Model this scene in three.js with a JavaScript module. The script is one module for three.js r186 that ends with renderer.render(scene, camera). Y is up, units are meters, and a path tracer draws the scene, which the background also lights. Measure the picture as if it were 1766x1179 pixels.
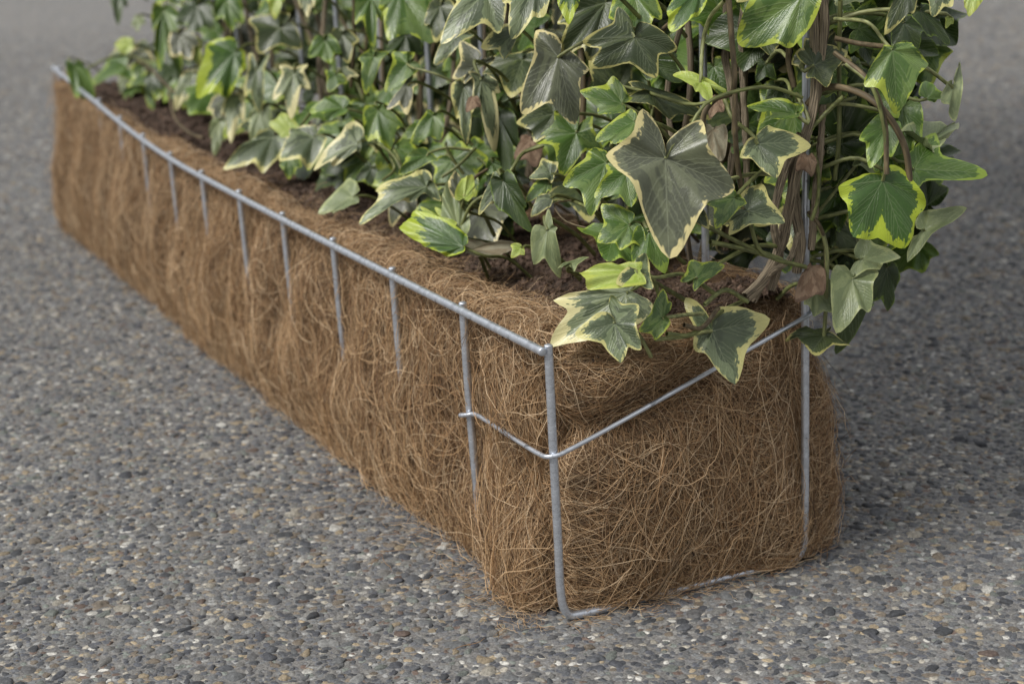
import * as THREE from 'three';
import { mergeGeometries } from 'three/addons/utils/BufferGeometryUtils.js';

// ---------------------------------------------------------------- camera, sky, sun, exposure
const scene = new THREE.Scene();
const camera = new THREE.PerspectiveCamera(22.36, 1024 / 683, 0.05, 80);
camera.position.set(0.7423, 0.3947, 0.3727);
camera.quaternion.setFromRotationMatrix(new THREE.Matrix4().makeBasis(
  new THREE.Vector3(0.437838, -0.042961, -0.898027), new THREE.Vector3(-0.231971, 0.959639, -0.159007), new THREE.Vector3(0.868612, 0.277935, 0.4102)));
camera.focus = 0.885;
camera.userData.fStop = 10.5;
const renderer = new THREE.WebGLRenderer({ antialias: true });
renderer.toneMapping = THREE.LinearToneMapping;
renderer.toneMappingExposure = 2.05;
renderer.shadowMap.enabled = true;

{ // an even overcast sky, brighter overhead
  const W = 256, H = 128, d = new Float32Array(W * H * 4);
  for (let j = 0; j < H; j++) {
    const s = Math.sin(((j + 0.5) / H - 0.5) * Math.PI), l = s > 0 ? 0.43 * (1 + 2 * s) / 3 : 0.12;
    for (let i = 0; i < W; i++) d.set([l * 0.985, l, l * 1.03, 1], (j * W + i) * 4);
  }
  const t = new THREE.DataTexture(d, W, H, THREE.RGBAFormat, THREE.FloatType);
  t.mapping = THREE.EquirectangularReflectionMapping; t.magFilter = THREE.LinearFilter; t.needsUpdate = true;
  scene.background = t; scene.environment = t;
}
const sun = new THREE.DirectionalLight(new THREE.Color(1, 0.97, 0.92), 1.5);
sun.position.set(-0.1, 2.5, 2.0); sun.target.position.set(-0.3, 0, 0);
sun.castShadow = true; sun.shadow.radius = 45; sun.shadow.mapSize.set(2048, 2048);
Object.assign(sun.shadow.camera, { left: -2, right: 2, top: 2, bottom: -2, near: 0.1, far: 8 });
scene.add(sun, sun.target);

// ---------------------------------------------------------------- helpers
function rng(a) { return () => { a = (a + 0x6d2b79f5) | 0; let t = Math.imul(a ^ (a >>> 15), 1 | a); t = (t + Math.imul(t ^ (t >>> 7), 61 | t)) ^ t; return ((t ^ (t >>> 14)) >>> 0) / 4294967296; }; }
const V = (x, y, z) => new THREE.Vector3(x, y, z);
const clamp = THREE.MathUtils.clamp, lerp = THREE.MathUtils.lerp, sstep = THREE.MathUtils.smoothstep;
const hash = (i, j, k) => { let h = Math.imul(i, 374761393) ^ Math.imul(j, 668265263) ^ Math.imul(k, 1274126177); h = Math.imul(h ^ (h >>> 13), 1103515245); return ((h ^ (h >>> 16)) >>> 0) / 4294967296; };
function noise(x, y, z = 0) { // value noise, -1 to 1
  const i = Math.floor(x), j = Math.floor(y), k = Math.floor(z); let u = x - i, v = y - j, w = z - k;
  u = u * u * (3 - 2 * u); v = v * v * (3 - 2 * v); w = w * w * (3 - 2 * w);
  const a = lerp(lerp(hash(i, j, k), hash(i + 1, j, k), u), lerp(hash(i, j + 1, k), hash(i + 1, j + 1, k), u), v);
  if (w === 0) return a * 2 - 1;
  const b = lerp(lerp(hash(i, j, k + 1), hash(i + 1, j, k + 1), u), lerp(hash(i, j + 1, k + 1), hash(i + 1, j + 1, k + 1), u), v);
  return lerp(a, b, w) * 2 - 1;
}
const fbm = (x, y, z = 0, o = 3) => { let s = 0, a = 0.5; for (let i = 0; i < o; i++) { s += a * noise(x, y, z); x = x * 2.03 + 7.1; y = y * 2.03 + 3.7; z = z * 2.03; a *= 0.5; } return s; };
const taken = new Map();
function numbered(n) { const k = taken.get(n) ?? 0; taken.set(n, k + 1); return k ? n + '_' + String(k).padStart(3, '0') : n; }
function mesh(name, g, m, parent) { const o = new THREE.Mesh(g, m); o.name = name; o.castShadow = o.receiveShadow = true; parent.add(o); return o; }
function thing(name, label, category, pos = [0, 0, 0], extra = {}) {
  const g = new THREE.Group(); g.name = numbered(name); g.position.set(...pos); g.userData = { label, category, ...extra }; scene.add(g); return g;
}
function dataTexture(W, H, fn, srgb = true) {
  const d = new Uint8Array(W * H * 4), c = [0, 0, 0];
  for (let j = 0; j < H; j++) for (let i = 0; i < W; i++) { fn(c, i, j); const o = (j * W + i) * 4; d[o] = clamp(c[0], 0, 255); d[o + 1] = clamp(c[1], 0, 255); d[o + 2] = clamp(c[2], 0, 255); d[o + 3] = 255; }
  const t = new THREE.DataTexture(d, W, H); t.wrapS = t.wrapT = THREE.RepeatWrapping; t.magFilter = THREE.LinearFilter; t.minFilter = THREE.LinearMipmapLinearFilter; t.generateMipmaps = true;
  if (srgb) t.colorSpace = THREE.SRGBColorSpace; t.needsUpdate = true; return t;
}
const toS = (l) => 255 * (l <= 0.0031308 ? 12.92 * l : 1.055 * Math.pow(l, 1 / 2.4) - 0.055);
const mixc = (a, b, t) => [a[0] + (b[0] - a[0]) * t, a[1] + (b[1] - a[1]) * t, a[2] + (b[2] - a[2]) * t];
function tube(points, r, radial = 8, seg = 24, taper = 1) {
  const c = new THREE.CatmullRomCurve3(points.map((p) => (p.isVector3 ? p : V(...p))), false, 'centripetal');
  const g = new THREE.TubeGeometry(c, seg, r, radial, false);
  if (taper !== 1) { const P = g.attributes.position, q = V(0, 0, 0), m = V(0, 0, 0); for (let i = 0; i <= seg; i++) { c.getPointAt(i / seg, m); const k = lerp(1, taper, i / seg); for (let j = 0; j <= radial; j++) { const n = i * (radial + 1) + j; q.fromBufferAttribute(P, n).sub(m).multiplyScalar(k).add(m); P.setXYZ(n, q.x, q.y, q.z); } } }
  return g;
}
// rounded wire: tube with domed ends
function wireGeo(points, r, seg = 60, radial = 10) {
  const c = new THREE.CatmullRomCurve3(points.map((p) => V(...p)), false, 'centripetal'); c.getPointAt = c.getPoint; c.getTangentAt = c.getTangent; // rings spread by control point, so bends get their share
  const g = [new THREE.TubeGeometry(c, seg, r, radial, false)], L = c.getLength();
  for (const [t, s] of [[0, -1], [1, 1]]) {
    const cap = new THREE.SphereGeometry(r, radial, 5, 0, Math.PI * 2, 0, Math.PI / 2); cap.scale(1, 0.45, 1);
    const d = c.getTangentAt(t).multiplyScalar(s); cap.applyQuaternion(new THREE.Quaternion().setFromUnitVectors(V(0, 1, 0), d)); const p = c.getPointAt(t); cap.translate(p.x, p.y, p.z); g.push(cap);
  }
  const m = mergeGeometries(g), uv = m.attributes.uv; for (let i = 0; i < uv.count; i++) uv.setXY(i, uv.getX(i) * L, uv.getY(i) * r * 6.28);
  return m;
}
const H = 0.150, WID = 0.153, F = 0.0065;
const rise = (x) => 0.0265 * Math.pow(clamp((-x - 0.62) / 0.6, 0, 1.05), 1.7);
const plan = (x) => 0.0065 + 0.0045 * Math.sin(Math.PI * clamp(-x / 1.0, 0, 1)) - 0.0105 * sstep(-x, 0.6, 1.25);
// ---------------------------------------------------------------- the ground: exposed-aggregate concrete
const STONE = [[0.135, 0.141, 0.154], [0.098, 0.103, 0.119], [0.178, 0.183, 0.187], [0.241, 0.235, 0.222], [0.073, 0.077, 0.085], [0.375, 0.303, 0.205], [0.228, 0.189, 0.147], [0.416, 0.384, 0.323], [0.58, 0.565, 0.52], [0.159, 0.114, 0.093], [0.315, 0.316, 0.309], [0.209, 0.227, 0.206], [0.166, 0.164, 0.166]];
const STONE_W = [14, 13, 14, 11, 9, 6, 8, 6, 3.5, 4, 6, 5, 13];
const pickStone = (r) => { let t = r * STONE_W.reduce((a, b) => a + b); for (let i = 0; i < STONE.length; i++) if ((t -= STONE_W[i]) < 0) return i; return 0; };
const TILE = 0.36;
const gcells = 80, gseed = (i, j, k) => hash(((i % gcells) + gcells) % gcells, ((j % gcells) + gcells) % gcells, k);
function groundAt(u, v) { // nearest and second nearest small stone of a tiling scatter
  const x = u * gcells, y = v * gcells, ci = Math.floor(x), cj = Math.floor(y); let d1 = 9, d2 = 9, id = 0;
  for (let a = -1; a <= 1; a++) for (let b = -1; b <= 1; b++) {
    const i = ci + a, j = cj + b, th = gseed(i, j, 3) * 3.14, dx = x - i - 0.15 - 0.7 * gseed(i, j, 1), dy = y - j - 0.15 - 0.7 * gseed(i, j, 2), c = Math.cos(th), s = Math.sin(th);
    const d = Math.hypot((dx * c + dy * s) * 0.8, (dy * c - dx * s) * 1.25) / (0.65 + 0.6 * gseed(i, j, 4)); if (d < d1) { d2 = d1; d1 = d; id = gseed(i, j, 5); } else if (d < d2) d2 = d;
  }
  return [d1, d2, id];
}
const GT = 1024, gcache = new Float32Array(GT * GT * 3);
for (let j = 0; j < GT; j++) for (let i = 0; i < GT; i++) gcache.set(groundAt(i / GT, j / GT), (j * GT + i) * 3);
const tileN = (i, j, f, k) => { const p = GT / f, x = i / p, y = j / p, a = Math.floor(x), b = Math.floor(y), u = x - a, v = y - b, h = (m, n) => hash(((m % f) + f) % f, ((n % f) + f) % f, k); return lerp(lerp(h(a, b), h(a + 1, b), u), lerp(h(a, b + 1), h(a + 1, b + 1), u), v); };
const groundMap = dataTexture(GT, GT, (c, i, j) => {
  const o = (j * GT + i) * 3, d1 = gcache[o], d2 = gcache[o + 1], id = gcache[o + 2];
  const inside = sstep(0.5 - d1, 0, 0.08) * sstep(d2 - d1, 0.05, 0.14), g = 0.75 + 0.35 * tileN(i, j, 256, 1) + 0.7 * (tileN(i, j, 512, 2) - 0.5) + 0.2 * (tileN(i, j, 32, 3) - 0.5);
  const s = STONE[pickStone(id)], k = mixc([.18 * g, .174 * g, .167 * g], [s[0] * g, s[1] * g, s[2] * g], inside); c[0] = toS(k[0]); c[1] = toS(k[1]); c[2] = toS(k[2]);
});
const groundBump = dataTexture(GT, GT, (c, i, j) => {
  const o = (j * GT + i) * 3, d1 = gcache[o], d2 = gcache[o + 1]; c[0] = c[1] = c[2] = 60 + 110 * Math.sqrt(clamp(0.5 - d1, 0, 0.5) * 2) * sstep(d2 - d1, 0.02, 0.2) + 50 * tileN(i, j, 512, 6) + 30 * tileN(i, j, 128, 7);
}, false);
const groundMat = new THREE.MeshStandardMaterial({ map: groundMap, bumpMap: groundBump, bumpScale: 0.0014, roughness: 0.8 });
const gGeo = new THREE.PlaneGeometry(60, 60, 1, 1); gGeo.rotateX(-Math.PI / 2);
{ const uv = gGeo.attributes.uv; for (let i = 0; i < 4; i++) uv.setXY(i, uv.getX(i) * 60 / TILE, uv.getY(i) * 60 / TILE); }
const ground = mesh('pavement', gGeo, groundMat, scene); ground.userData = { kind: 'structure', label: 'grey exposed-aggregate concrete pavement of small rounded stones', category: 'pavement' };
{
  const R = rng(11), stoneMat = new THREE.MeshStandardMaterial({ color: 0xffffff, roughness: 0.72 });
  const speck = dataTexture(256, 256, (c, i, j) => { const n = 205 + 60 * fbm(i / 18, j / 18, 3, 4) + 40 * (hash(i, j, 9) - 0.5); c[0] = c[1] = c[2] = n; });
  stoneMat.map = speck;
  const shapes = [];
  for (let k = 0; k < 12; k++) {
    const g = new THREE.IcosahedronGeometry(1, 2), P = g.attributes.position, p = V(0, 0, 0);
    for (let i = 0; i < P.count; i++) { p.fromBufferAttribute(P, i); const q = 1 + 0.4 * noise(p.x * 1.3 + k * 9, p.y * 1.3, p.z * 1.3) + 0.2 * noise(p.x * 2.7 + k * 5, p.y * 2.7, p.z * 2.7 + 4); p.multiplyScalar(q); p.y = Math.sign(p.y) * Math.pow(Math.abs(p.y), 0.8) * 0.9; P.setXYZ(i, p.x, p.y, p.z); }
    g.deleteAttribute('normal'); g.deleteAttribute('uv'); const P2 = g.attributes.position, uv = new Float32Array(P2.count * 2);
    for (let i = 0; i < P2.count; i++) { uv[i * 2] = P2.getX(i) * 0.3 + k * 0.1; uv[i * 2 + 1] = P2.getZ(i) * 0.3; }
    g.setAttribute('uv', new THREE.BufferAttribute(uv, 2));
    // smooth normals straight from the shape
    const nm = new Float32Array(P2.count * 3), acc = new Map(), key = (i) => Math.round(P2.getX(i) * 1e4) + '_' + Math.round(P2.getY(i) * 1e4) + '_' + Math.round(P2.getZ(i) * 1e4), a = V(0, 0, 0), b = V(0, 0, 0), c = V(0, 0, 0);
    for (let i = 0; i < P2.count; i += 3) { a.fromBufferAttribute(P2, i); b.fromBufferAttribute(P2, i + 1).sub(a); c.fromBufferAttribute(P2, i + 2).sub(a); b.cross(c); for (let q = 0; q < 3; q++) { const kk = key(i + q), v = acc.get(kk) ?? V(0, 0, 0); v.add(b); acc.set(kk, v); } }
    for (let i = 0; i < P2.count; i++) { const v = acc.get(key(i)).clone().normalize(); nm.set([v.x, v.y, v.z], i * 3); }
    g.setAttribute('normal', new THREE.BufferAttribute(nm, 3)); shapes.push(g);
  }
  // scatter without overlap over the ground round the planter
  const cell = 0.005, grid = new Map(), stones = [];
  const inArea = (x, z) => { // a wedge of ground round the line from the camera past the planter
    const dx = 0.7423 - x, dz = 0.3727 - z, f = dx * 0.904 + dz * 0.427, r = -dx * 0.427 + dz * 0.904; return f > 0.45 && f < 4.6 && Math.abs(r) < 0.18 + 0.34 * f;
  };
  const tries = (n, rmin, rmax, pw) => {
    for (let t = 0; t < n; t++) {
      const f = 0.45 + 4.15 * Math.pow(R(), 0.62), r = (R() * 2 - 1) * (0.18 + 0.34 * f), x = 0.7423 - f * 0.904 + r * 0.427, z = 0.3727 - f * 0.427 - r * 0.904, rad = lerp(rmin, rmax, Math.pow(R(), pw));
      if (R() < sstep(f, 2.2, 4.6) || !inArea(x, z) || (x < -0.02 && x > -1.19 && z < -0.03 && z > -0.15)) continue;
      const ci = Math.floor(x / cell), cj = Math.floor(z / cell); let ok = true;
      for (let a = -2; a <= 2 && ok; a++) for (let b = -2; b <= 2 && ok; b++) { const l = grid.get((ci + a) * 100003 + cj + b); if (l) for (const s of l) if (Math.hypot(s.x - x, s.z - z) < 0.74 * (s.r + rad)) { ok = false; break; } }
      if (!ok) continue;
      const s = { x, z, r: rad, c: pickStone(R()), k: Math.floor(R() * 12), a: R() * 6.283, e: 0.5 + 0.5 * R(), h: 0.4 + 0.3 * R(), tx: (R() - 0.5) * 0.4, tz: (R() - 0.5) * 0.4, y: R(), v: 0.8 + 0.4 * R() };
      const kk = ci * 100003 + cj; if (!grid.has(kk)) grid.set(kk, []); grid.get(kk).push(s); stones.push(s);
    }
  };
  tries(120000, 0.0028, 0.0058, 2.1); tries(400000, 0.0016, 0.0031, 1.0); tries(200000, 0.0009, 0.0016, 1.0);
  const fwd = V(-0.868612, -0.277935, -0.4102), rt = V(0.437838, -0.042961, -0.898027), up = V(-0.231971, 0.959639, -0.159007), q = V(0, 0, 0);
  for (const s of stones) {
    q.set(s.x, 0, s.z).sub(camera.position); const d = q.dot(fwd), px = q.dot(rt) / d / 0.296, py = q.dot(up) / d / 0.1976;
    const hidden = s.x < 0.02 && s.z < 0.012 && s.z > -0.19 && s.x > -1.2, behind = s.z < -0.15 && px < 0.55;
    s.size = Math.abs(px) < 0.98 && Math.abs(py) < 0.97 && !hidden && !behind && d < 1.05 ? s.r * Math.sqrt(s.e) / d : 0;
  }
  const M4 = new THREE.Matrix4(), Q = new THREE.Quaternion(), E = new THREE.Euler();
  const place = (s) => { Q.setFromEuler(E.set(s.tx, s.a, s.tz)); const hy = s.r * s.h; return M4.compose(V(s.x, hy * (-0.66 + 0.42 * s.y), s.z), Q, V(s.r, hy, s.r * s.e)); };
  const order = stones.slice().sort((a, b) => b.size - a.size), mats = STONE.map((c) => { const m = stoneMat.clone(); m.color.setRGB(...c); return m; });
  order.slice(0, 300).forEach((s) => { const o = mesh('stone', shapes[s.k], mats[s.c], ground); place(s).decompose(o.position, o.quaternion, o.scale); s.done = true; });
  for (let k = 0; k < 12; k++) {
    const l = stones.filter((s) => s.k === k && !s.done), im = new THREE.InstancedMesh(shapes[k], stoneMat, l.length), col = new THREE.Color();
    l.forEach((s, i) => { im.setMatrixAt(i, place(s)); const c = STONE[s.c]; im.setColorAt(i, col.setRGB(c[0] * s.v, c[1] * s.v, c[2] * s.v)); });
    im.name = 'small_stones'; im.castShadow = im.receiveShadow = true; im.userData.kind = 'stuff'; ground.add(im);
  }
  console.log('stones', stones.length);
}

// ---------------------------------------------------------------- the wire basket
const steelMap = dataTexture(256, 256, (c, i, j) => { const n = fbm(i / 22, j / 22, 1, 4), m = noise(i / 5, j / 5, 7), k = 224 + 26 * n + 8 * m - (noise(i / 7, j / 30, 21) > 0.8 ? 55 : 0); c[0] = k; c[1] = k * 1.01; c[2] = k * 1.03; });
steelMap.repeat.set(22, 22);
const steelRough = dataTexture(256, 256, (c, i, j) => { c[0] = c[1] = c[2] = 120 + 60 * fbm(i / 14, j / 14, 5, 3); }, false); steelRough.repeat.set(22, 22);
const steel = new THREE.MeshStandardMaterial({ color: new THREE.Color(0.84, 0.87, 0.91), map: steelMap, roughnessMap: steelRough, roughness: 0.78, metalness: 0.75, bumpMap: steelRough, bumpScale: 0.00008 });
const basket = thing('wire_planter', 'long galvanised wire basket planter holding coir, soil and ivy', 'planter');
const railPts = []; for (let k = 0; k <= 24; k++) { const x = 0.002 - 0.0505 * k; railPts.push([x, H + rise(x), plan(x)]); }
mesh('top_rail', wireGeo(railPts, 0.0023, 120, 12), steel, basket).userData.label = 'straight top rail welded along the front rods';
for (let k = 0; k <= 12; k++) {
  const x = -0.1 * k, zt = plan(x) - 0.0042, yt = H + rise(x) + 0.0020, j = 0.0012 * noise(k * 3.3, 1.7);
  const pts = [[x + j, yt, zt], [x + j, yt * 0.66, zt * 0.8], [x, yt * 0.33, zt * 0.4], [x, 0.017, 0.0004], [x, 0.0085, -0.001], [x, 0.0035, -0.0042], [x, 0.0024, -0.011], [x, 0.0024, -0.06], [x, 0.0024, -WID + 0.02], [x, 0.0035, -WID + 0.0045], [x, 0.009, -WID + 0.001], [x, 0.02, -WID], [x, 0.15, -WID], [x, 0.6, -WID], [x, 1.6, -WID]];
  mesh('rod', wireGeo(pts, 0.0023, 150, 10), steel, basket);
}
for (const y of [0.62, 0.92, 1.22, 1.52]) mesh('cross_rod', wireGeo([[0.004, y, -WID - 0.0043], [-0.6, y, -WID - 0.0043], [-1.204, y, -WID - 0.0043]], 0.0021, 20, 8), steel, basket);
mesh('tie_wire', wireGeo([[-0.1052, 0.0852, 0.0005], [-0.1058, 0.0862, 0.0052], [-0.1015, 0.0875, 0.0078], [-0.0972, 0.0886, 0.0055], [-0.0945, 0.0894, 0.0035], [-0.05, 0.0918, 0.0052], [-0.006, 0.0936, 0.0068], [0.0012, 0.0941, 0.0060], [0.0036, 0.0946, 0.0020], [0.0038, 0.0965, -0.006], [0.0036, 0.12, -0.08], [0.0034, 0.1425, -0.148], [0.0026, 0.1445, -0.1548], [-0.0012, 0.145, -0.1574]], 0.00128, 160, 9), steel, basket).userData.label = 'thin bright tie wire bent round the corner rod';

// ---------------------------------------------------------------- coir liner
// a sheet = a path in plan (x, z, with the outward side to its left hand) and a profile (outward offset, height) that varies along it
function planPath(pts, n) { const c = new THREE.CatmullRomCurve3(pts.map((p) => V(p[0], 0, p[1])), false, 'centripetal'); c.arcLengthDivisions = 2000; const L = c.getLength(); return { L, at(s, p, o) { const u = clamp(s / L, 0, 1); c.getPointAt(u, p); c.getTangentAt(u, o); const x = o.x; o.set(-o.z * n, 0, x * n); } }; }
function profileCurve(keys, t) { // keys [[out, y]...] uniform Catmull-Rom
  const n = keys.length - 1, f = clamp(t, 0, 1) * n, i = Math.min(Math.floor(f), n - 1), u = f - i, g = (k) => keys[clamp(k, 0, n)], a = g(i - 1), b = g(i), c = g(i + 1), d = g(i + 2);
  return [0, 1].map((q) => 0.5 * (2 * b[q] + (c[q] - a[q]) * u + (2 * a[q] - 5 * b[q] + 4 * c[q] - d[q]) * u * u + (3 * b[q] - a[q] - 3 * c[q] + d[q]) * u * u * u));
}
function makeSheet(path, prof, ds, nt, seed) {
  const ns = Math.ceil(path.L / ds), N = (ns + 1) * (nt + 1), pos = new Float32Array(N * 3), p = V(0, 0, 0), o = V(0, 0, 0), idx = [], uv = new Float32Array(N * 2);
  for (let i = 0; i <= ns; i++) {
    const s = path.L * i / ns; path.at(s, p, o);
    for (let j = 0; j <= nt; j++) {
      const t = j / nt, [out, y] = prof(s, t, p), q = out + 0.0011 * noise(s * 260, t * 55, seed) + 0.0006 * noise(s * 600, t * 130, seed + 3), k = i * (nt + 1) + j;
      pos.set([p.x + o.x * q, Math.max(0.0012, y + 0.0008 * noise(s * 300, t * 60, seed + 9)), p.z + o.z * q], k * 3); uv.set([s, t * 0.2], k * 2);
      if (i < ns && j < nt) idx.push(k, k + nt + 1, k + 1, k + 1, k + nt + 1, k + nt + 2);
    }
  }
  const g = new THREE.BufferGeometry(); g.setAttribute('position', new THREE.BufferAttribute(pos, 3)); g.setAttribute('uv', new THREE.BufferAttribute(uv, 2)); g.setIndex(idx); g.computeVertexNormals();
  const nor = g.attributes.normal.array, sgn = (() => { let a = 0; for (let i = 0; i <= ns; i += 7) { const k = i * (nt + 1) + Math.floor(nt * 0.2); path.at(path.L * i / ns, p, o); a += nor[k * 3] * o.x + nor[k * 3 + 2] * o.z; } return Math.sign(a); })();
  return { g, L: path.L, at(s, t, P, Nn) { // bilinear look-up; t 0..1
    const a = clamp(s / path.L, 0, 0.99999) * ns, b = clamp(t, 0, 0.99999) * nt, i = Math.floor(a), j = Math.floor(b), u = a - i, v = b - j, k = i * (nt + 1) + j;
    const w = [(1 - u) * (1 - v), (1 - u) * v, u * (1 - v), u * v], id = [k, k + 1, k + nt + 1, k + nt + 2]; P.set(0, 0, 0); Nn.set(0, 0, 0);
    for (let q = 0; q < 4; q++) { const m = id[q] * 3; P.x += pos[m] * w[q]; P.y += pos[m + 1] * w[q]; P.z += pos[m + 2] * w[q]; Nn.x += nor[m] * w[q]; Nn.y += nor[m + 1] * w[q]; Nn.z += nor[m + 2] * w[q]; }
    Nn.normalize().multiplyScalar(sgn);
  } };
}
const frontPath = planPath([[-1.222, -0.012], [-1.216, -0.003], [-1.2, 0], [-0.9, 0], [-0.6, 0], [-0.3, 0], [-0.1, 0], [-0.034, 0], [-0.022, -0.002], [-0.0165, -0.009], [-0.0175, -0.02]], 1);
function frontProf(s, t, p) {
  const x = p.x, near = sstep(x, -0.3, -0.06), tuck = sstep(x, -0.027, -0.0172), w = 0.5 + 0.75 * sstep(x, -0.42, -0.12) + 0.28 * noise(x * 16, 3.1) + 0.22 * noise(x * 55, 4.4), wire = Math.cos(x * 62.83), r = rise(x) * 0.45, b = (0.0036 * noise(x * 14, 0.3, 2) + 0.0024 * noise(x * 41, 1, 5)) * (1 - 0.6 * near), lump = 0.0042 * noise(x * 30, t * 7, 7);
  const k = (1 - 0.72 * near) * (1 - tuck), mid = -0.0034 * wire - 0.0048 * near, flare = near * (1 - tuck);
  const keys = [[0.008 * (1 - near) + 0.0135 * flare * sstep(x, -0.08, -0.035) + b, 0.001], [0.0125 * k + b + 0.0095 * flare * sstep(x, -0.08, -0.035) - 0.003 * near, 0.03], [0.0112 * k + b * 1.3 + mid + lump, 0.062], [0.0050 * k + b + mid * 1.2 + lump, 0.096], [-0.0018 + b * 0.5 + mid * 0.6 - 0.003 * tuck, 0.126 + r * 0.6], [-0.006 - 0.003 * tuck, 0.1455 + r + 0.0015 * noise(x * 50, 6)], [-0.0125 * w - 0.002, 0.1495 + r + 0.003 * noise(x * 40, 8)], [-0.024 * w, 0.1445 + r + 0.003 * noise(x * 30, 2)], [-0.033 * w, 0.138 + r * 0.6]];
  return profileCurve(keys, t);
}
const endPath = planPath([[-0.032, -0.016], [-0.017, -0.0155], [-0.0080, -0.0195], [-0.0042, -0.03], [-0.004, -0.08], [-0.0045, -0.125], [-0.008, -0.142], [-0.0135, -0.153], [-0.021, -0.162], [-0.034, -0.168], [-0.06, -0.17], [-0.2, -0.17], [-0.5, -0.17], [-0.9, -0.17], [-1.222, -0.17]], 1);
function endProf(s, t, p) {
  const e = p.x > -0.03 ? 1 : 0, z = p.z, ytie = 0.0945 + (0.1443 - 0.0945) * clamp(-z / 0.153, 0, 1), back = sstep(-z, 0.155, 0.169), edge = sstep(-z, 0.128, 0.15) * (1 - back) * sstep(t, 0.1, 0.3), b = 0.0022 * noise(z * 40 + p.x * 20, 1.5, 3);
  const low = 0.0065 * sstep(-z, 0.112, 0.14) * (1 - back), keys = [[0.0015 + b + 0.016 * back + low, 0.0012], [0.0045 + b + 0.015 * back + low * 0.5, 0.028], [0.006 + b + 0.011 * back, 0.058], [0.0042 + b * 1.4 + 0.008 * back, 0.086], [-0.001 + b + 0.004 * back, 0.110], [-0.002 + b, 0.130], [-0.004 + b, 0.1435 - 0.004 * (1 - back)], [-0.012, 0.1485 - 0.005 * (1 - back) + 0.002 * noise(z * 60, 4)], [-0.022, 0.145 - 0.004 * (1 - back)], [-0.032, 0.137]];
  const [o, y] = profileCurve(keys, t), d = (y - ytie) / 0.011, inner = t > 0.7 ? 0 : 1;
  return [o - 0.003 * edge - e * inner * (1 - back) * ((0.0065 + 0.0045 * sstep(z, -0.12, -0.06)) * Math.exp(-d * d) - 0.006 * Math.exp(-(((y - ytie - 0.02) / 0.012) ** 2))), y];
}
const frontSheet = makeSheet(frontPath, frontProf, 0.003, 56, 3), endSheet = makeSheet(endPath, endProf, 0.003, 56, 17);
const coirMap = dataTexture(512, 512, (c, i, j) => { let k = 0; for (let q = 0; q < 5; q++) { const a = q * 0.63 + 0.2, u = i * Math.cos(a) + j * Math.sin(a), v = j * Math.cos(a) - i * Math.sin(a); k = Math.max(k, Math.pow(1 - Math.abs(noise(u / 55 + 3 * noise(v / 60, u / 90, q), v / 2.6, q * 3)), 3)); } const l = 0.25 + 0.75 * k; c[0] = toS(.135 * l); c[1] = toS(.08 * l); c[2] = toS(.04 * l); });  // felt coloured darker than the fibres: painted shade for the gaps between them
coirMap.repeat.set(14, 14);
const coirMat = new THREE.MeshStandardMaterial({ map: coirMap, roughness: 1, bumpMap: coirMap, bumpScale: 0.0012 });
const fibreMat = new THREE.MeshStandardMaterial({ vertexColors: true, roughness: 0.55 });
const liner = thing('coir_liner', 'shaggy brown coconut-fibre liner bulging through the wire basket', 'planter liner');
const frontPanel = mesh('front_panel', frontSheet.g, coirMat, liner), endPanel = mesh('end_panel', endSheet.g, coirMat, liner);
const FIB = [[.56, .385, .22], [.48, .312, .165], [.40, .247, .125], [.29, .17, .082], [.68, .51, .325], [.19, .108, .053], [.53, .385, .24], [.105, .06, .032]];
const FIB_W = [22, 21, 18, 14, 13, 8, 9, 5];
function pickFib(r) { let t = r * FIB_W.reduce((a, b) => a + b); for (let i = 0; i < FIB.length; i++) if ((t -= FIB_W[i]) < 0) return FIB[i]; return FIB[0]; }
class Fibres {
  constructor() { this.p = []; this.n = []; this.c = []; this.i = []; this.v = 0; }
  add(pts, r, col) { // three-sided tapering tube
    const n = pts.length, T = V(0, 0, 0), A = V(0, 0, 0), B = V(0, 0, 0), D = V(0, 0, 0); A.set(0.3, 0.9, 0.2);
    for (let i = 0; i < n; i++) {
      T.copy(pts[Math.min(i + 1, n - 1)]).sub(pts[Math.max(i - 1, 0)]).normalize(); B.crossVectors(T, A).normalize(); A.crossVectors(B, T).normalize();
      const q = r * 0.88 * (i === n - 1 ? 0.25 : i === 0 ? 0.5 : 1);
      for (let k = 0; k < 3; k++) { const a = k * 2.0944; D.copy(A).multiplyScalar(Math.cos(a)).addScaledVector(B, Math.sin(a)); this.p.push(pts[i].x + D.x * q, pts[i].y + D.y * q, pts[i].z + D.z * q); this.n.push(D.x, D.y, D.z); this.c.push(...col); }
      if (i) for (let k = 0; k < 3; k++) { const a = this.v + (i - 1) * 3 + k, b = this.v + (i - 1) * 3 + (k + 1) % 3; this.i.push(a, b, a + 3, b, b + 3, a + 3); }
    }
    this.v += n * 3;
  }
  geo() { const g = new THREE.BufferGeometry(); g.setAttribute('position', new THREE.Float32BufferAttribute(this.p, 3)); g.setAttribute('normal', new THREE.Float32BufferAttribute(this.n, 3)); g.setAttribute('color', new THREE.Float32BufferAttribute(this.c, 3)); g.setIndex(this.i); return g; }
}
const TLEN = 0.2;
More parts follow.
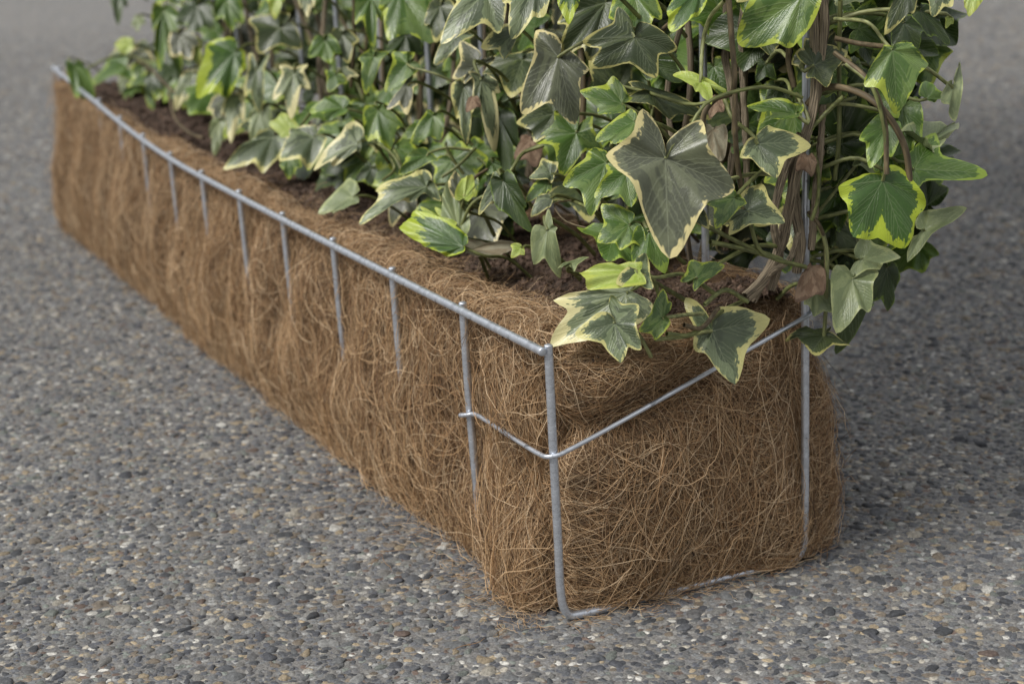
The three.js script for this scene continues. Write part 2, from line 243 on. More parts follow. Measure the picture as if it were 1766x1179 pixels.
function fibreOn(sheet, R, s, t, ang, len, seg, off, arch, curl, fly) {
  const pts = [], P = V(0, 0, 0), N = V(0, 0, 0), st = len / seg; let k = (R() - 0.5) * curl, a = ang; const flyS = (R() - 0.5) * 2;
  for (let i = 0; i <= seg; i++) {
    const u = i / seg; sheet.at(s, t, P, N); let o = off + arch * Math.sin(Math.PI * u) + (fly ? fly * u * u : 0);
    const q = P.clone().addScaledVector(N, o); if (fly) { q.y -= fly * 0.5 * u * u * u; q.x += flyS * fly * 0.4 * u * u; } if (q.y < 0.0016) q.y = 0.0016 + R() * 0.001; pts.push(q);
    a += k * st + (R() - 0.5) * 0.35; k += (R() - 0.5) * curl * 0.5; s += Math.cos(a) * st; t += Math.sin(a) * st / TLEN; if (t < 0.004) { t = 0.004; a = -a; } if (t > 0.985) { t = 0.985; a = -a; }
  }
  return pts;
}
function shade(R, warm = 0) { const c = pickFib(R()), k = 0.78 + 0.44 * R(); return [c[0] * k, c[1] * k * (1 + warm), c[2] * k * (1 + warm)]; }
{
  const R = rng(5), near = new Fibres(), far = new Fibres(), L = frontSheet.L;
  // dense front face, tangled, with a leaning up and down; finer and more numerous near the corner
  const way = (p) => (R() < p ? Math.PI / 2 * (R() < 0.5 ? 1 : -1) + (R() - 0.5) * 1.5 : R() * 6.283);
  for (let i = 0; i < 11500; i++) { const s = L - 0.03 - 0.56 * Math.pow(R(), 1.15) + 0.03 * R(), t = Math.pow(R(), 0.95) * 0.72; near.add(fibreOn(frontSheet, R, s, t, way(0.4), 0.016 + 0.05 * R() * R(), 7, 0.0001 + 0.0028 * R() * R(), 0.0036 * R() * R(), 150, R() < 0.06 ? 0.003 + 0.012 * R() * R() : 0), 0.00011 + 0.00012 * R() * R(), shade(R)); }
  for (let i = 0; i < 1500; i++) { const s = L - 0.03 - 0.6 * R(), t = R() * 0.66; near.add(fibreOn(frontSheet, R, s, t, way(0.55), 0.03 + 0.05 * R(), 10, 0.0022 + 0.0022 * R(), 0.004 * R(), 70, R() < 0.1 ? 0.012 * R() : 0), 0.00015 + 0.0001 * R(), shade(R).map((c) => c * 1.12)); }
  for (let i = 0; i < 5200; i++) { const s = R() * (L - 0.5), t = R() * 0.74; far.add(fibreOn(frontSheet, R, s, t, way(0.4), 0.03 + 0.05 * R(), 6, 0.0003 + 0.0042 * R() * R(), 0.007 * R() * R(), 90, R() < 0.08 ? 0.004 + 0.012 * R() : 0), 0.00018 + 0.0002 * R() * R(), shade(R)); }
  // fringe trailing onto the pavement, and loose loops
  for (let i = 0; i < 1100; i++) { const s = L - 0.025 - 0.8 * Math.pow(R(), 1.3), t = 0.01 + 0.08 * R(); near.add(fibreOn(frontSheet, R, s, t, R() * 6.283, 0.02 + 0.03 * R(), 7, 0.0008 + 0.003 * R(), 0.003 * R(), 90, R() < 0.5 ? 0.003 + 0.012 * R() * R() : 0), 0.00013 + 0.0001 * R(), shade(R)); }
  for (let i = 0; i < 260; i++) { const s = L - 0.03 - 0.85 * R(), t = 0.05 + R() * 0.6; near.add(fibreOn(frontSheet, R, s, t, R() * 6.283, 0.05 + 0.05 * R(), 14, 0.0035 + 0.003 * R(), 0.006 * R(), 130, R() < 0.2 ? 0.01 * R() : 0), 0.0002 + 0.0001 * R(), shade(R).map((c) => c * 1.15)); }
  // rim
  for (let i = 0; i < 5200; i++) { const s = L * (1 - Math.pow(R(), 1.5)), t = 0.62 + 0.36 * R(), a = R() * 6.283, f = s > L * 0.5; (f ? near : far).add(fibreOn(frontSheet, R, s, t, a, 0.012 + 0.03 * R(), 6, 0.0002 + 0.0024 * R(), 0.0035 * R(), 130, R() < 0.4 ? 0.004 + 0.016 * R() : 0), f ? 0.00011 + 0.0001 * R() : 0.00022, shade(R)); }
  // turned edge of the front sheet at the corner
  for (let i = 0; i < 1800; i++) { const s = L - 0.034 * R(), t = 0.7 * R(), a = Math.PI / 2 * (R() < 0.5 ? 1 : -1) + (R() - 0.5) * 0.9; near.add(fibreOn(frontSheet, R, s, t, a, 0.02 + 0.04 * R(), 7, 0.0003 + 0.002 * R(), 0.003 * R(), 50, R() < 0.12 ? 0.003 + 0.01 * R() : 0), 0.00012 + 0.0001 * R(), shade(R)); }
  const o = mesh('fibres', near.geo(), fibreMat, frontPanel); o.userData.kind = 'stuff'; const o2 = mesh('fibres', far.geo(), fibreMat, frontPanel); o2.userData.kind = 'stuff';
}
{
  const R = rng(77), e = new Fibres(), e2 = new Fibres(), endL = 0.165;
  for (let i = 0; i < 8600; i++) { const s = 0.004 + endL * R(), t = R() * 0.66, a = R() < 0.3 ? (R() - 0.5) * 1.6 + (R() < 0.5 ? 0 : Math.PI) : R() * 6.283; e.add(fibreOn(endSheet, R, s, t, a, 0.016 + 0.05 * R() * R(), 8, 0.0001 + 0.002 * R() * R(), 0.0024 * R() * R(), 130, R() < 0.035 ? 0.003 + 0.009 * R() * R() : 0), 0.0001 + 0.00011 * R() * R(), shade(R)); }
  for (let i = 0; i < 1300; i++) { const s = 0.004 + endL * R(), t = R() * 0.6, a = R() * 6.283; e.add(fibreOn(endSheet, R, s, t, a, 0.025 + 0.05 * R(), 10, 0.0016 + 0.0018 * R(), 0.002 * R(), 80, 0), 0.00013 + 0.0001 * R(), shade(R).map((c) => c * 1.15)); }
  for (let i = 0; i < 2400; i++) { const s = 0.004 + endL * R(), t = 0.6 + 0.38 * R(), a = R() < 0.5 ? (R() - 0.5) + (R() < 0.5 ? 0 : Math.PI) : R() * 6.283; e.add(fibreOn(endSheet, R, s, t, a, 0.014 + 0.03 * R(), 6, 0.0002 + 0.002 * R(), 0.003 * R(), 110, R() < 0.1 ? 0.003 + 0.008 * R() : 0), 0.0001 + 0.0001 * R(), shade(R)); }
  for (let i = 0; i < 2300; i++) { const s = 0.155 + 0.1 * R(), t = R() * 0.75, a = Math.PI / 2 * (R() < 0.5 ? 1 : -1) + (R() - 0.5) * 2; e.add(fibreOn(endSheet, R, s, t, a, 0.016 + 0.035 * R(), 7, 0.0004 + 0.003 * R(), 0.004 * R(), 100, R() < 0.2 ? 0.004 + 0.016 * R() * R() : 0), 0.0001 + 0.0001 * R(), shade(R)); }
  for (let i = 0; i < 900; i++) { const s = 0.27 + (endSheet.L - 0.28) * R(), t = 0.35 + R() * 0.6, a = R() * 6.283; e.add(fibreOn(endSheet, R, s, t, a, 0.03 + 0.03 * R(), 5, 0.0005 + 0.003 * R(), 0.004 * R(), 50, 0), 0.0002, shade(R)); }
  mesh('fibres', e.geo(), fibreMat, endPanel).userData.kind = 'stuff';
  for (let i = 0; i < 500; i++) { const s = 0.006 + 0.19 * R(), t = 0.005 + 0.07 * R(); e2.add(fibreOn(endSheet, R, s, t, R() * 6.283, 0.02 + 0.03 * R(), 7, 0.0006 + 0.003 * R(), 0.003 * R(), 90, R() < 0.45 ? 0.003 + 0.010 * R() * R() : 0), 0.00013 + 0.0001 * R(), shade(R)); }
  for (let i = 0; i < 700; i++) { const s = 0.172 + 0.05 * R(), t = 0.02 + 0.66 * R(); e2.add(fibreOn(endSheet, R, s, t, R() * 6.283, 0.015 + 0.03 * R(), 7, 0.001 + 0.003 * R(), 0.004 * R(), 120, 0.003 + 0.016 * R() * R()), 0.0001 + 0.00009 * R(), shade(R)); }
  mesh('fibres', e2.geo(), fibreMat, endPanel).userData.kind = 'stuff';
  // long single strands that stand off the felt
  for (let i = 0; i < 60; i++) {
    const f = i % 3 ? frontSheet : endSheet, pn = i % 3 ? frontPanel : endPanel, s = i % 3 ? f.L - 0.03 - 0.65 * R() : 0.01 + 0.17 * R(), t = 0.08 + 0.5 * R(), col = shade(R).map((c) => c * 1.15), k = new Fibres();
    k.add(fibreOn(f, R, s, t, i % 3 ? (R() < 0.5 ? 1 : -1) * Math.PI / 2 + (R() - 0.5) : R() * 6.283, 0.05 + 0.05 * R(), 16, 0.002 + 0.002 * R(), 0.004 + 0.005 * R(), 45, i % 4 ? 0 : 0.015 * R()), 0.00018 + 0.0001 * R(), col); mesh('strand', k.geo(), fibreMat, pn);
  }
}

{ // crumbs of soil lodged in the coir
  const R = rng(51), g = [], P = V(0, 0, 0), N = V(0, 0, 0); for (let i = 0; i < 46; i++) { const f = i % 2 ? frontSheet : endSheet; f.at(i % 2 ? f.L - 0.03 - 0.5 * R() : 0.01 + 0.15 * R(), 0.05 + 0.75 * R(), P, N); const q = new THREE.IcosahedronGeometry(0.0006 + 0.0009 * R(), 0); q.scale(1, 0.6 + 0.6 * R(), 1); P.addScaledVector(N, 0.0025); q.translate(P.x, P.y, P.z); g.push(q); }
  mesh('soil_specks', mergeGeometries(g), new THREE.MeshStandardMaterial({ color: new THREE.Color(.05, .036, .028), roughness: 1 }), liner).userData.kind = 'stuff';
}
// ---------------------------------------------------------------- potting soil
{
  const R = rng(31), nx = 300, nz = 40, pos = [], idx = [], uv = [];
  const soilY = (x, z) => 0.1415 + 0.005 * fbm(x * 22, z * 22, 4, 3) + 0.0035 * noise(x * 120, z * 120, 1) + 0.0018 * noise(x * 300, z * 300, 2) + rise(x) * 0.45 + 0.016 * Math.exp(-(((x + 0.025) / 0.03) ** 2 + ((z + 0.135) / 0.025) ** 2)) - 0.004 * sstep(x, -0.06, -0.02) * (1 - sstep(-z, 0.09, 0.13));
  for (let i = 0; i <= nx; i++) for (let j = 0; j <= nz; j++) { const x = -1.21 + 1.195 * i / nx, z = -0.014 - 0.145 * j / nz; pos.push(x, soilY(x, z), z); uv.push(x, z); if (i < nx && j < nz) { const k = i * (nz + 1) + j; idx.push(k, k + 1, k + nz + 1, k + 1, k + nz + 2, k + nz + 1); } }
  const g = new THREE.BufferGeometry(); g.setAttribute('position', new THREE.Float32BufferAttribute(pos, 3)); g.setAttribute('uv', new THREE.Float32BufferAttribute(uv, 2)); g.setIndex(idx); g.computeVertexNormals();
  const soilMap = dataTexture(512, 512, (c, i, j) => { const n = 0.75 + 0.7 * fbm(i / 9, j / 9, 2, 4) + 0.3 * noise(i / 40, j / 40, 6); c[0] = toS(.098 * n); c[1] = toS(.064 * n); c[2] = toS(.046 * n); }); soilMap.repeat.set(9, 9);
  const soilMat = new THREE.MeshStandardMaterial({ map: soilMap, roughness: 1, bumpMap: soilMap, bumpScale: 0.0015 });
  const soil = thing('potting_soil', 'crumbly dark brown potting soil filling the planter under the ivy', 'soil', [0, 0, 0], { kind: 'stuff' });
  mesh('soil_bed', g, soilMat, soil);
  const crumb = new THREE.IcosahedronGeometry(1, 1), P = crumb.attributes.position, v = V(0, 0, 0); for (let i = 0; i < P.count; i++) { v.fromBufferAttribute(P, i).multiplyScalar(1); const q = 1 + 0.5 * noise(v.x * 2 + 5, v.y * 2, v.z * 2); P.setXYZ(i, v.x * q, v.y * q, v.z * q); } crumb.computeVertexNormals();
  const n = 26000, im = new THREE.InstancedMesh(crumb, new THREE.MeshStandardMaterial({ color: 0xffffff, roughness: 1 }), n), M4 = new THREE.Matrix4(), Q = new THREE.Quaternion(), col = new THREE.Color();
  for (let i = 0; i < n; i++) { const x = -0.012 - 1.19 * Math.pow(R(), 1.35), z = -0.016 - 0.135 * R(), r = 0.0004 + 0.0019 * Math.pow(R(), 4.5); Q.set(R() - 0.5, R() - 0.5, R() - 0.5, R() - 0.5).normalize(); im.setMatrixAt(i, M4.compose(V(x, soilY(x, z) + r * 0.5, z), Q, V(r, r * 0.8, r * 1.1))); const k = 0.6 + 0.8 * R(), w = R() < 0.05 ? 1.8 : 1; im.setColorAt(i, col.setRGB(.10 * k * w, .066 * k * w, .048 * k * w)); }
  im.name = 'soil_crumbs'; im.castShadow = im.receiveShadow = true; soil.add(im);
  // fine roots and fibre bits in the soil
  const f = new Fibres(); for (let i = 0; i < 2600; i++) { const x = -0.015 - 0.8 * R() * R(), z = -0.02 - 0.12 * R(), pts = []; let a = R() * 6.28, px = x, pz = z; for (let k = 0; k < 6; k++) { pts.push(V(px, soilY(px, pz) + 0.001 + 0.002 * R() * Math.sin(k * 0.6), pz)); a += (R() - 0.5) * 1.2; px += Math.cos(a) * 0.003; pz += Math.sin(a) * 0.003; } f.add(pts, 0.00012 + 0.0001 * R(), R() < 0.5 ? [.2, .13, .08] : [.13, .08, .05]); }
  for (let i = 0; i < 1500; i++) { const x = -0.02 - 0.6 * R() * R(), z = -0.024 - 0.034 * R() * R(), pts = []; let a = R() * 6.28, px = x, pz = z, up = 0.004 * R() * R(); for (let k = 0; k < 7; k++) { pts.push(V(px, soilY(px, pz) + 0.0012 + up * k * 0.5, pz)); a += (R() - 0.5) * 1.0; px += Math.cos(a) * 0.0035; pz += Math.sin(a) * 0.0035; } f.add(pts, 0.0001 + 0.0001 * R(), shade(R)); }
  mesh('fine_roots', f.geo(), fibreMat, soil);
}
const LEAF_TABLE = [
[0,'G',[0.014,0.1488,-0.0851],[0.58,-0.811,-0.076],[0.798,0.547,0.252],[[0,32.2],[83,33.8],[-166,24.4],[-66,14.6]],{'s':0.85,'p':[[0.0148,0.1492,-0.08],[0.0113,0.1475,-0.07],[0.0076,0.1476,-0.055]]}],
[0,'L',[0.022,0.1806,-0.0719],[0.147,0.324,-0.935],[0.725,0.607,0.325],[[0,17.4],[-132,8.1],[81,10.7],[165,9.3]],{'s':0.9}],
[0,'G',[0.02,0.2106,-0.1034],[0.578,-0.28,-0.767],[0.725,0.607,0.325],[[0,21.4],[-110,17.0],[82,19.5],[-132,15.3]],{'p':[[0.018,0.1886,-0.1116],[0.016,0.1813,-0.1237],[0.013,0.1738,-0.1439]]}],
[0,'L',[0.0202,0.2176,-0.0957],[0.215,-0.648,0.73],[0.725,0.607,0.325],[[0,20.5],[94,6.8],[-54,15.2]],{}],
[0,'D',[0.0208,0.2182,-0.0688],[0.687,-0.664,-0.294],[0.725,0.607,0.325],[[0,16.5],[-56,9.4],[59,7.2]],{}],
[0,'G',[0.017,0.243,-0.1115],[0.663,-0.742,-0.095],[0.725,0.607,0.325],[[0,21.0],[71,30.3],[-75,12.5],[128,13.4]],{'p':[[0.0156,0.2468,-0.11],[-0.02,0.2517,-0.12],[-0.0265,0.2601,-0.12]]}],
[0,'D',[0.0138,0.2788,-0.1481],[0.14,0.32,-0.937],[0.845,0.454,0.282],[[0,22.4],[-86,13.8],[74,17.0],[114,12.1],[-149,9.0]],{'s':0.85}],
[0,'L',[0.0145,0.3143,-0.14],[-0.315,-0.551,0.773],[0.732,0.378,0.567],[[0,41.2],[44,27.0],[-59,26.5]],{'s':1.0}],
[0,'L',[0.056,0.2885,-0.1643],[0.381,-0.913,0.146],[0.88,0.406,0.246],[[0,32.2],[69,19.9],[-44,23.2],[112,10.1],[-127,5.5]],{'s':0.92,'p':[[0.0481,0.2923,-0.165],[0.043,0.3009,-0.16],[0.0205,0.3019,-0.1555]]}],
[0,'V',[0.0491,0.2227,-0.165],[0.426,-0.899,-0.102],[0.862,0.369,0.347],[[0,36.6],[48,25.9],[-47,33.5],[-100,23.6],[-127,10.2]],{'s':1.0,'p':[[0.0504,0.2261,-0.165],[0.0508,0.2438,-0.165],[0.046,0.2698,-0.16],[0.0295,0.2801,-0.1563]]}],
[0,'N',[0.0427,0.2246,-0.19],[0.564,-0.06,-0.824],[0.652,0.645,0.399],[[0,40.5],[66,28.3],[152,15.3],[-87,13.8]],{'s':0.6}],
[0,'P',[0.052,0.2659,-0.2055],[0.326,-0.942,0.078],[0.939,0.313,-0.144],[[0,18.4],[147,17.7],[-52,12.2]],{'p':[[0.052,0.2666,-0.2041],[0.0509,0.2766,-0.19],[0.0359,0.2843,-0.18]]}],
[0,'P',[0.0355,0.2342,-0.2],[-0.425,0.154,-0.892],[0.57,0.811,-0.132],[[0,53.3],[2,37.1],[-12,20.4]],{'s':1.1}],
[0,'P',[0.0403,0.1913,-0.2],[0.436,0.52,-0.735],[0.477,0.559,0.678],[[0,25.5],[-147,22.1],[72,11.9]],{'s':0.8}],
[0,'P',[0.0194,0.1745,-0.176],[0.354,0.075,-0.932],[0.725,0.607,0.325],[[0,22.6],[76,14.9],[-135,14.4],[-37,10.4]],{'p':[[0.0149,0.1742,-0.176],[0.0025,0.1775,-0.17],[-0.0028,0.1805,-0.155]]}],
[0,'P',[0.0213,0.1653,-0.168],[0.371,-0.742,0.558],[0.725,0.607,0.325],[[0,32.8],[43,20.0],[128,16.1]],{'p':[[0.0197,0.1653,-0.168],[0.0043,0.1706,-0.165],[-0.0054,0.1733,-0.155]]}],
[0,'K',[-0.0008,0.1617,-0.186],[0.097,-0.961,0.258],[0.962,0.157,0.222],[[0,48.6],[-17,26.0],[50,21.3]],{}],
[0,'K',[0.019,0.1673,-0.192],[0.247,-0.968,0.043],[0.962,0.25,0.105],[[0,24.0],[-30,19.6],[23,13.5]],{}],
[0,'K',[-0.0062,0.1736,-0.186],[0.101,-0.876,0.472],[0.912,0.271,0.309],[[0,23.5],[-37,17.4],[53,15.0]],{}],
[0,'P',[0.0106,0.1595,-0.152],[0.688,-0.624,-0.371],[0.725,0.607,0.325],[[0,16.8],[-47,14.3],[77,12.7],[-83,9.8]],{'s':0.95,'p':[[0.0079,0.1599,-0.152],[-0.0062,0.1594,-0.15],[-0.0152,0.1502,-0.145]]}],
[0,'D',[0.0134,0.1343,-0.1558],[-0.565,0.045,0.824],[0.068,0.998,-0.007],[[0,22.0],[139,18.6],[72,23.2]],{'s':1.0,'p':[[0.0134,0.1349,-0.1558],[0.0149,0.1598,-0.1559],[0.0129,0.1877,-0.1557],[0.004,0.1997,-0.152]]}],
[0,'D',[0.0493,0.3173,-0.178],[0.188,-0.779,0.598],[0.912,0.364,0.187],[[0,27.7],[40,13.1],[-55,6.5]],{}],
[0,'K',[0.042,0.3045,-0.192],[0.478,-0.725,-0.496],[0.867,0.478,0.138],[[0,23.6],[-27,15.3],[33,11.8]],{}],
[0,'G',[0.0535,0.3171,-0.1957],[0.098,-0.902,0.421],[0.657,0.376,0.653],[[0,16.5],[43,12.5],[-45,11.0]],{}],
[0,'Y',[0.052,0.3168,-0.2176],[0.43,-0.768,0.475],[0.725,0.607,0.325],[[0,18.2],[29,10.5],[-20,11.8]],{'s':1.1}],
[0,'K',[0.0194,0.2959,-0.2],[0.67,-0.73,-0.132],[0.725,0.607,0.325],[[0,16.1],[-55,14.8],[47,12.1]],{}],
[0,'N',[0.0198,0.2525,-0.2],[0.486,-0.786,0.382],[0.725,0.607,0.325],[[0,39.0],[28,22.1],[-30,27.0]],{'s':0.9}],
[0,'N',[0.0417,0.2597,-0.198],[0.356,0.073,-0.932],[0.725,0.607,0.325],[[0,11.5],[77,13.5],[-30,4.6]],{}],
[0,'P',[0.0088,0.2253,-0.182],[0.686,-0.6,-0.412],[0.725,0.607,0.325],[[0,14.2],[127,21.6],[-103,6.0],[106,18.3]],{'s':0.95,'p':[[0.0078,0.2248,-0.182],[0.0021,0.2089,-0.17],[-0.001,0.1965,-0.16]]}],
[0,'P',[-0.0034,0.2293,-0.17],[0.617,-0.364,-0.698],[0.725,0.607,0.325],[[0,11.7],[128,6.0],[-19,4.0]],{}],
[0,'Y',[-0.0053,0.2738,-0.092],[-0.783,0.302,0.543],[0.377,0.926,0.029],[[0,17.0],[-180,16.8],[103,9.6],[137,18.4]],{'s':1.0,'p':[[-0.0048,0.2747,-0.092],[-0.0149,0.2929,-0.1],[-0.0081,0.3051,-0.1],[0.0055,0.3145,-0.1]]}],
[0,'L',[0.0165,0.2557,-0.1346],[-0.774,0.283,0.567],[0.45,0.875,0.178],[[0,28.5],[47,13.3],[-76,10.6]],{}],
[0,'D',[-0.0691,0.2606,-0.1],[0.476,-0.318,-0.82],[0.792,0.56,0.243],[[0,39.3],[168,14.9],[-34,18.2],[-149,15.9]],{'p':[[-0.0691,0.2606,-0.1],[-0.0311,0.2581,-0.105],[-0.0082,0.2652,-0.11]]}],
[0,'K',[-0.0481,0.272,-0.16],[0.238,-0.664,0.709],[0.725,0.607,0.325],[[0,11.6],[68,10.5],[137,5.0]],{}],
[0,'K',[-0.049,0.2589,-0.17],[0.678,-0.71,-0.188],[0.725,0.607,0.325],[[0,14.5],[-68,13.8],[96,6.2]],{}],
[0,'N',[-0.0039,0.2727,-0.17],[0.658,-0.75,-0.067],[0.725,0.607,0.325],[[0,20.5],[-31,17.4],[51,12.4]],{}],
[0,'K',[-0.0068,0.2314,-0.18],[0.437,-0.771,0.464],[0.725,0.607,0.325],[[0,24.5],[-33,19.1],[36,19.0]],{}],
[0,'N',[-0.0115,0.2023,-0.18],[0.27,-0.685,0.677],[0.725,0.607,0.325],[[0,31.0],[-30,19.3],[32,20.8]],{}],
[0,'N',[-0.0219,0.1877,-0.18],[0.628,-0.777,0.048],[0.725,0.607,0.325],[[0,28.8],[-36,22.2],[32,20.4]],{}],
[0,'K',[0.0042,0.2686,-0.19],[0.37,-0.741,0.56],[0.725,0.607,0.325],[[0,25.3],[-43,14.4],[33,17.9]],{}],
[0,'K',[-0.0129,0.294,-0.195],[0.598,-0.789,0.138],[0.725,0.607,0.325],[[0,25.0],[-41,20.5],[44,18.0]],{}],
[0,'N',[-0.02,0.3095,-0.185],[0.554,-0.795,0.247],[0.725,0.607,0.325],[[0,24.8],[-33,20.5],[51,18.0]],{}],
[0,'P',[0.0067,0.3128,-0.18],[-0.083,-0.391,0.917],[0.725,0.607,0.325],[[0,14.8],[77,7.3],[-27,18.1]],{}],
[0,'N',[0.0323,0.2471,-0.18],[0.313,-0.711,0.629],[0.725,0.607,0.325],[[0,27.1],[-38,17.5],[28,18.3]],{}],
[0,'N',[0.0197,0.2338,-0.19],[0.623,-0.78,0.065],[0.725,0.607,0.325],[[0,27.8],[-38,18.4],[32,19.5]],{}],
[0,'Y',[0.0525,0.3009,-0.2024],[0.291,-0.698,0.654],[0.725,0.607,0.325],[[0,6.6],[49,3.6],[-65,2.9]],{}],
[1,'H',[0.0225,0.243,-0.0543],[0.332,-0.928,0.169],[0.841,0.372,0.392],[[0,52.8],[65,38.7],[-95,30.2],[136,27.4],[-157,28.1]],{'s':0.84,'curl':0.15,'p':[[0.022,0.246,-0.0553],[0.021,0.2542,-0.0676],[0.0195,0.2665,-0.0787],[0.018,0.2708,-0.0966],[0.016,0.2706,-0.1202],[0.0135,0.263,-0.1409]]}],
[1,'H',[-0.1183,0.2783,-0.07],[0.064,-0.711,0.7],[0.74,0.504,0.444],[[0,39.6],[48,41.2],[98,19.8],[-110,23.2]],{'s':0.8,'p':[[-0.1168,0.2791,-0.07],[-0.1112,0.2854,-0.08],[-0.1208,0.2877,-0.1]]}],
[1,'D',[-0.0492,0.2937,-0.08],[0.483,-0.844,-0.234],[0.841,0.372,0.392],[[0,25.3],[-84,29.5],[49,23.9],[-115,29.3],[-180,19.9]],{'s':0.72}],
[1,'L',[-0.134,0.2318,-0.088],[0.356,-0.735,0.578],[0.725,0.607,0.325],[[0,28.0],[-64,24.9],[74,21.1],[162,15.7],[-128,22.0]],{'s':0.75}],
[1,'D',[-0.15,0.2416,-0.082],[-0.289,-0.159,0.944],[0.725,0.607,0.325],[[0,24.0],[45,22.0],[-96,10.8]],{}],
[1,'L',[-0.0174,0.2554,-0.06],[-0.166,-0.275,0.947],[0.509,0.798,0.321],[[0,23.1],[28,17.1],[-100,9.5],[73,11.5]],{'s':1.0}],
[1,'L',[-0.0521,0.2294,-0.062],[-0.145,-0.327,0.934],[0.725,0.607,0.325],[[0,26.7],[48,33.6],[-70,12.3],[65,17.0]],{'s':0.85}],
[1,'L',[-0.0181,0.2297,-0.055],[-0.027,-0.446,0.894],[0.725,0.607,0.325],[[0,22.2],[59,21.1],[-68,12.3]],{'s':0.75}],
[1,'L',[-0.0112,0.2042,-0.052],[-0.093,-0.348,0.933],[0.7,0.644,0.31],[[0,19.7],[44,15.2],[-74,19.8],[95,15.1]],{'s':0.85}],
[1,'N',[-0.0425,0.1907,-0.06],[-0.87,0.2,0.451],[0.264,0.961,0.083],[[0,25.7],[149,32.1],[117,23.0]],{'s':1.0}],
[1,'Y',[0.024,0.1888,-0.0358],[-0.503,0.105,0.858],[0.584,0.773,0.248],[[0,28.8],[24,24.8],[-21,11.9]],{'s':1.1}],
[1,'G',[0.0239,0.1886,-0.0365],[0.756,-0.598,-0.265],[0.631,0.774,0.052],[[0,12.3],[122,16.9],[-88,15.6]],{'s':0.9}],
[1,'C',[0.002,0.1725,-0.0419],[-0.188,-0.48,0.857],[0.74,0.504,0.444],[[0,48.8],[-32,38.2],[-46,21.0],[-160,7.5]],{'s':0.8,'curl':0.2}],
[1,'G',[0.03,0.1668,-0.0194],[0.537,-0.833,0.136],[0.779,0.551,0.298],[[0,20.3],[-83,21.5],[36,18.7],[122,16.8],[177,16.5]],{'s':0.8,'curl':0.3}],
[1,'L',[0.025,0.1635,-0.0491],[-0.03,-0.325,0.945],[0.767,0.599,0.23],[[0,14.6],[-125,17.3],[43,12.0],[-152,10.8]],{'s':0.9,'p':[[0.025,0.1637,-0.0501],[0.023,0.1627,-0.0631],[0.021,0.161,-0.0763]]}],
[1,'L',[-0.0568,0.2589,-0.075],[-0.601,0.329,0.728],[0.725,0.607,0.325],[[0,24.9],[49,14.0],[-56,17.6],[-129,7.1]],{'s':0.85}],
[1,'G',[-0.1131,0.2143,-0.06],[-0.344,-0.088,0.935],[0.725,0.607,0.325],[[0,13.2],[-78,12.5],[87,5.5],[-128,9.1]],{'s':0.85}],
[1,'L',[-0.1132,0.2093,-0.058],[0.007,-0.478,0.878],[0.725,0.607,0.325],[[0,17.9],[32,7.6],[67,5.3]],{}],
[1,'G',[-0.1058,0.2022,-0.055],[0.056,-0.522,0.851],[0.725,0.607,0.325],[[0,15.4],[53,4.7],[-55,7.6]],{'s':1.0}],
[1,'P',[-0.0863,0.1892,-0.043],[0.438,-0.898,-0.024],[0.794,0.374,0.479],[[0,28.6],[-37,21.0],[162,12.9],[90,5.9]],{'s':0.7}],
[1,'P',[-0.0632,0.1745,-0.045],[-0.215,0.199,-0.956],[0.336,0.934,0.119],[[0,14.5],[165,8.8],[-120,7.3]],{}],
[1,'G',[-0.1022,0.3205,-0.05],[0.322,-0.716,0.619],[0.725,0.607,0.325],[[0,36.4],[33,21.2],[-42,21.0]],{'s':0.85}],
[1,'G',[-0.1781,0.2863,-0.072],[0.368,-0.741,0.562],[0.725,0.607,0.325],[[0,18.4],[-49,22.0],[145,8.5]],{'s':0.8}],
[1,'V',[-0.0525,0.3246,-0.045],[0.504,-0.79,0.351],[0.725,0.607,0.325],[[0,24.3],[22,12.3],[-26,14.2]],{'s':1.1}],
[1,'D',[-0.1254,0.305,-0.105],[0.154,-0.603,0.783],[0.725,0.607,0.325],[[0,43.5],[-33,30.2],[22,38.1]],{}],
[1,'L',[-0.0837,0.3123,-0.1],[0.603,-0.788,0.125],[0.725,0.607,0.325],[[0,25.0],[-54,21.9],[40,20.1]],{'s':0.95}],
[1,'V',[0.015,0.3216,-0.08],[0.209,-0.644,0.736],[0.725,0.607,0.325],[[0,27.4],[-24,19.8],[31,13.0]],{'s':1.1}],
[1,'L',[0.022,0.2253,-0.0648],[0.668,-0.734,-0.12],[0.725,0.607,0.325],[[0,12.3],[96,12.1],[-136,9.0]],{}],
[1,'Y',[-0.0501,0.2427,-0.07],[0.115,0.358,-0.927],[0.725,0.607,0.325],[[0,20.8],[35,15.3],[-22,12.4]],{}],
[1,'N',[-0.0046,0.2007,-0.06],[0.648,-0.761,-0.026],[0.725,0.607,0.325],[[0,23.9],[-50,18.6],[46,15.9]],{}],
[1,'K',[-0.2423,0.2284,-0.09],[0.6,-0.789,0.133],[0.725,0.607,0.325],[[0,41.4],[-26,25.6],[22,24.2]],{}],
[1,'K',[-0.0758,0.2787,-0.1],[0.659,-0.476,-0.582],[0.725,0.607,0.325],[[0,25.8],[-46,14.6],[44,19.3]],{}],
[2,'G',[-0.1775,0.3117,-0.055],[0.128,-0.582,0.803],[0.725,0.607,0.325],[[0,43.1],[59,27.3],[-51,21.1]],{'s':0.72}],
[2,'H',[-0.2374,0.2623,-0.075],[0.225,-0.655,0.721],[0.725,0.607,0.325],[[0,16.3],[-119,23.8],[147,13.2],[-29,18.9]],{'s':0.75}],
[2,'C',[-0.2006,0.2582,-0.06],[0.366,-0.93,-0.042],[0.924,0.357,0.137],[[0,46.7],[50,14.3],[-135,10.0],[-30,19.5]],{'s':0.6}],
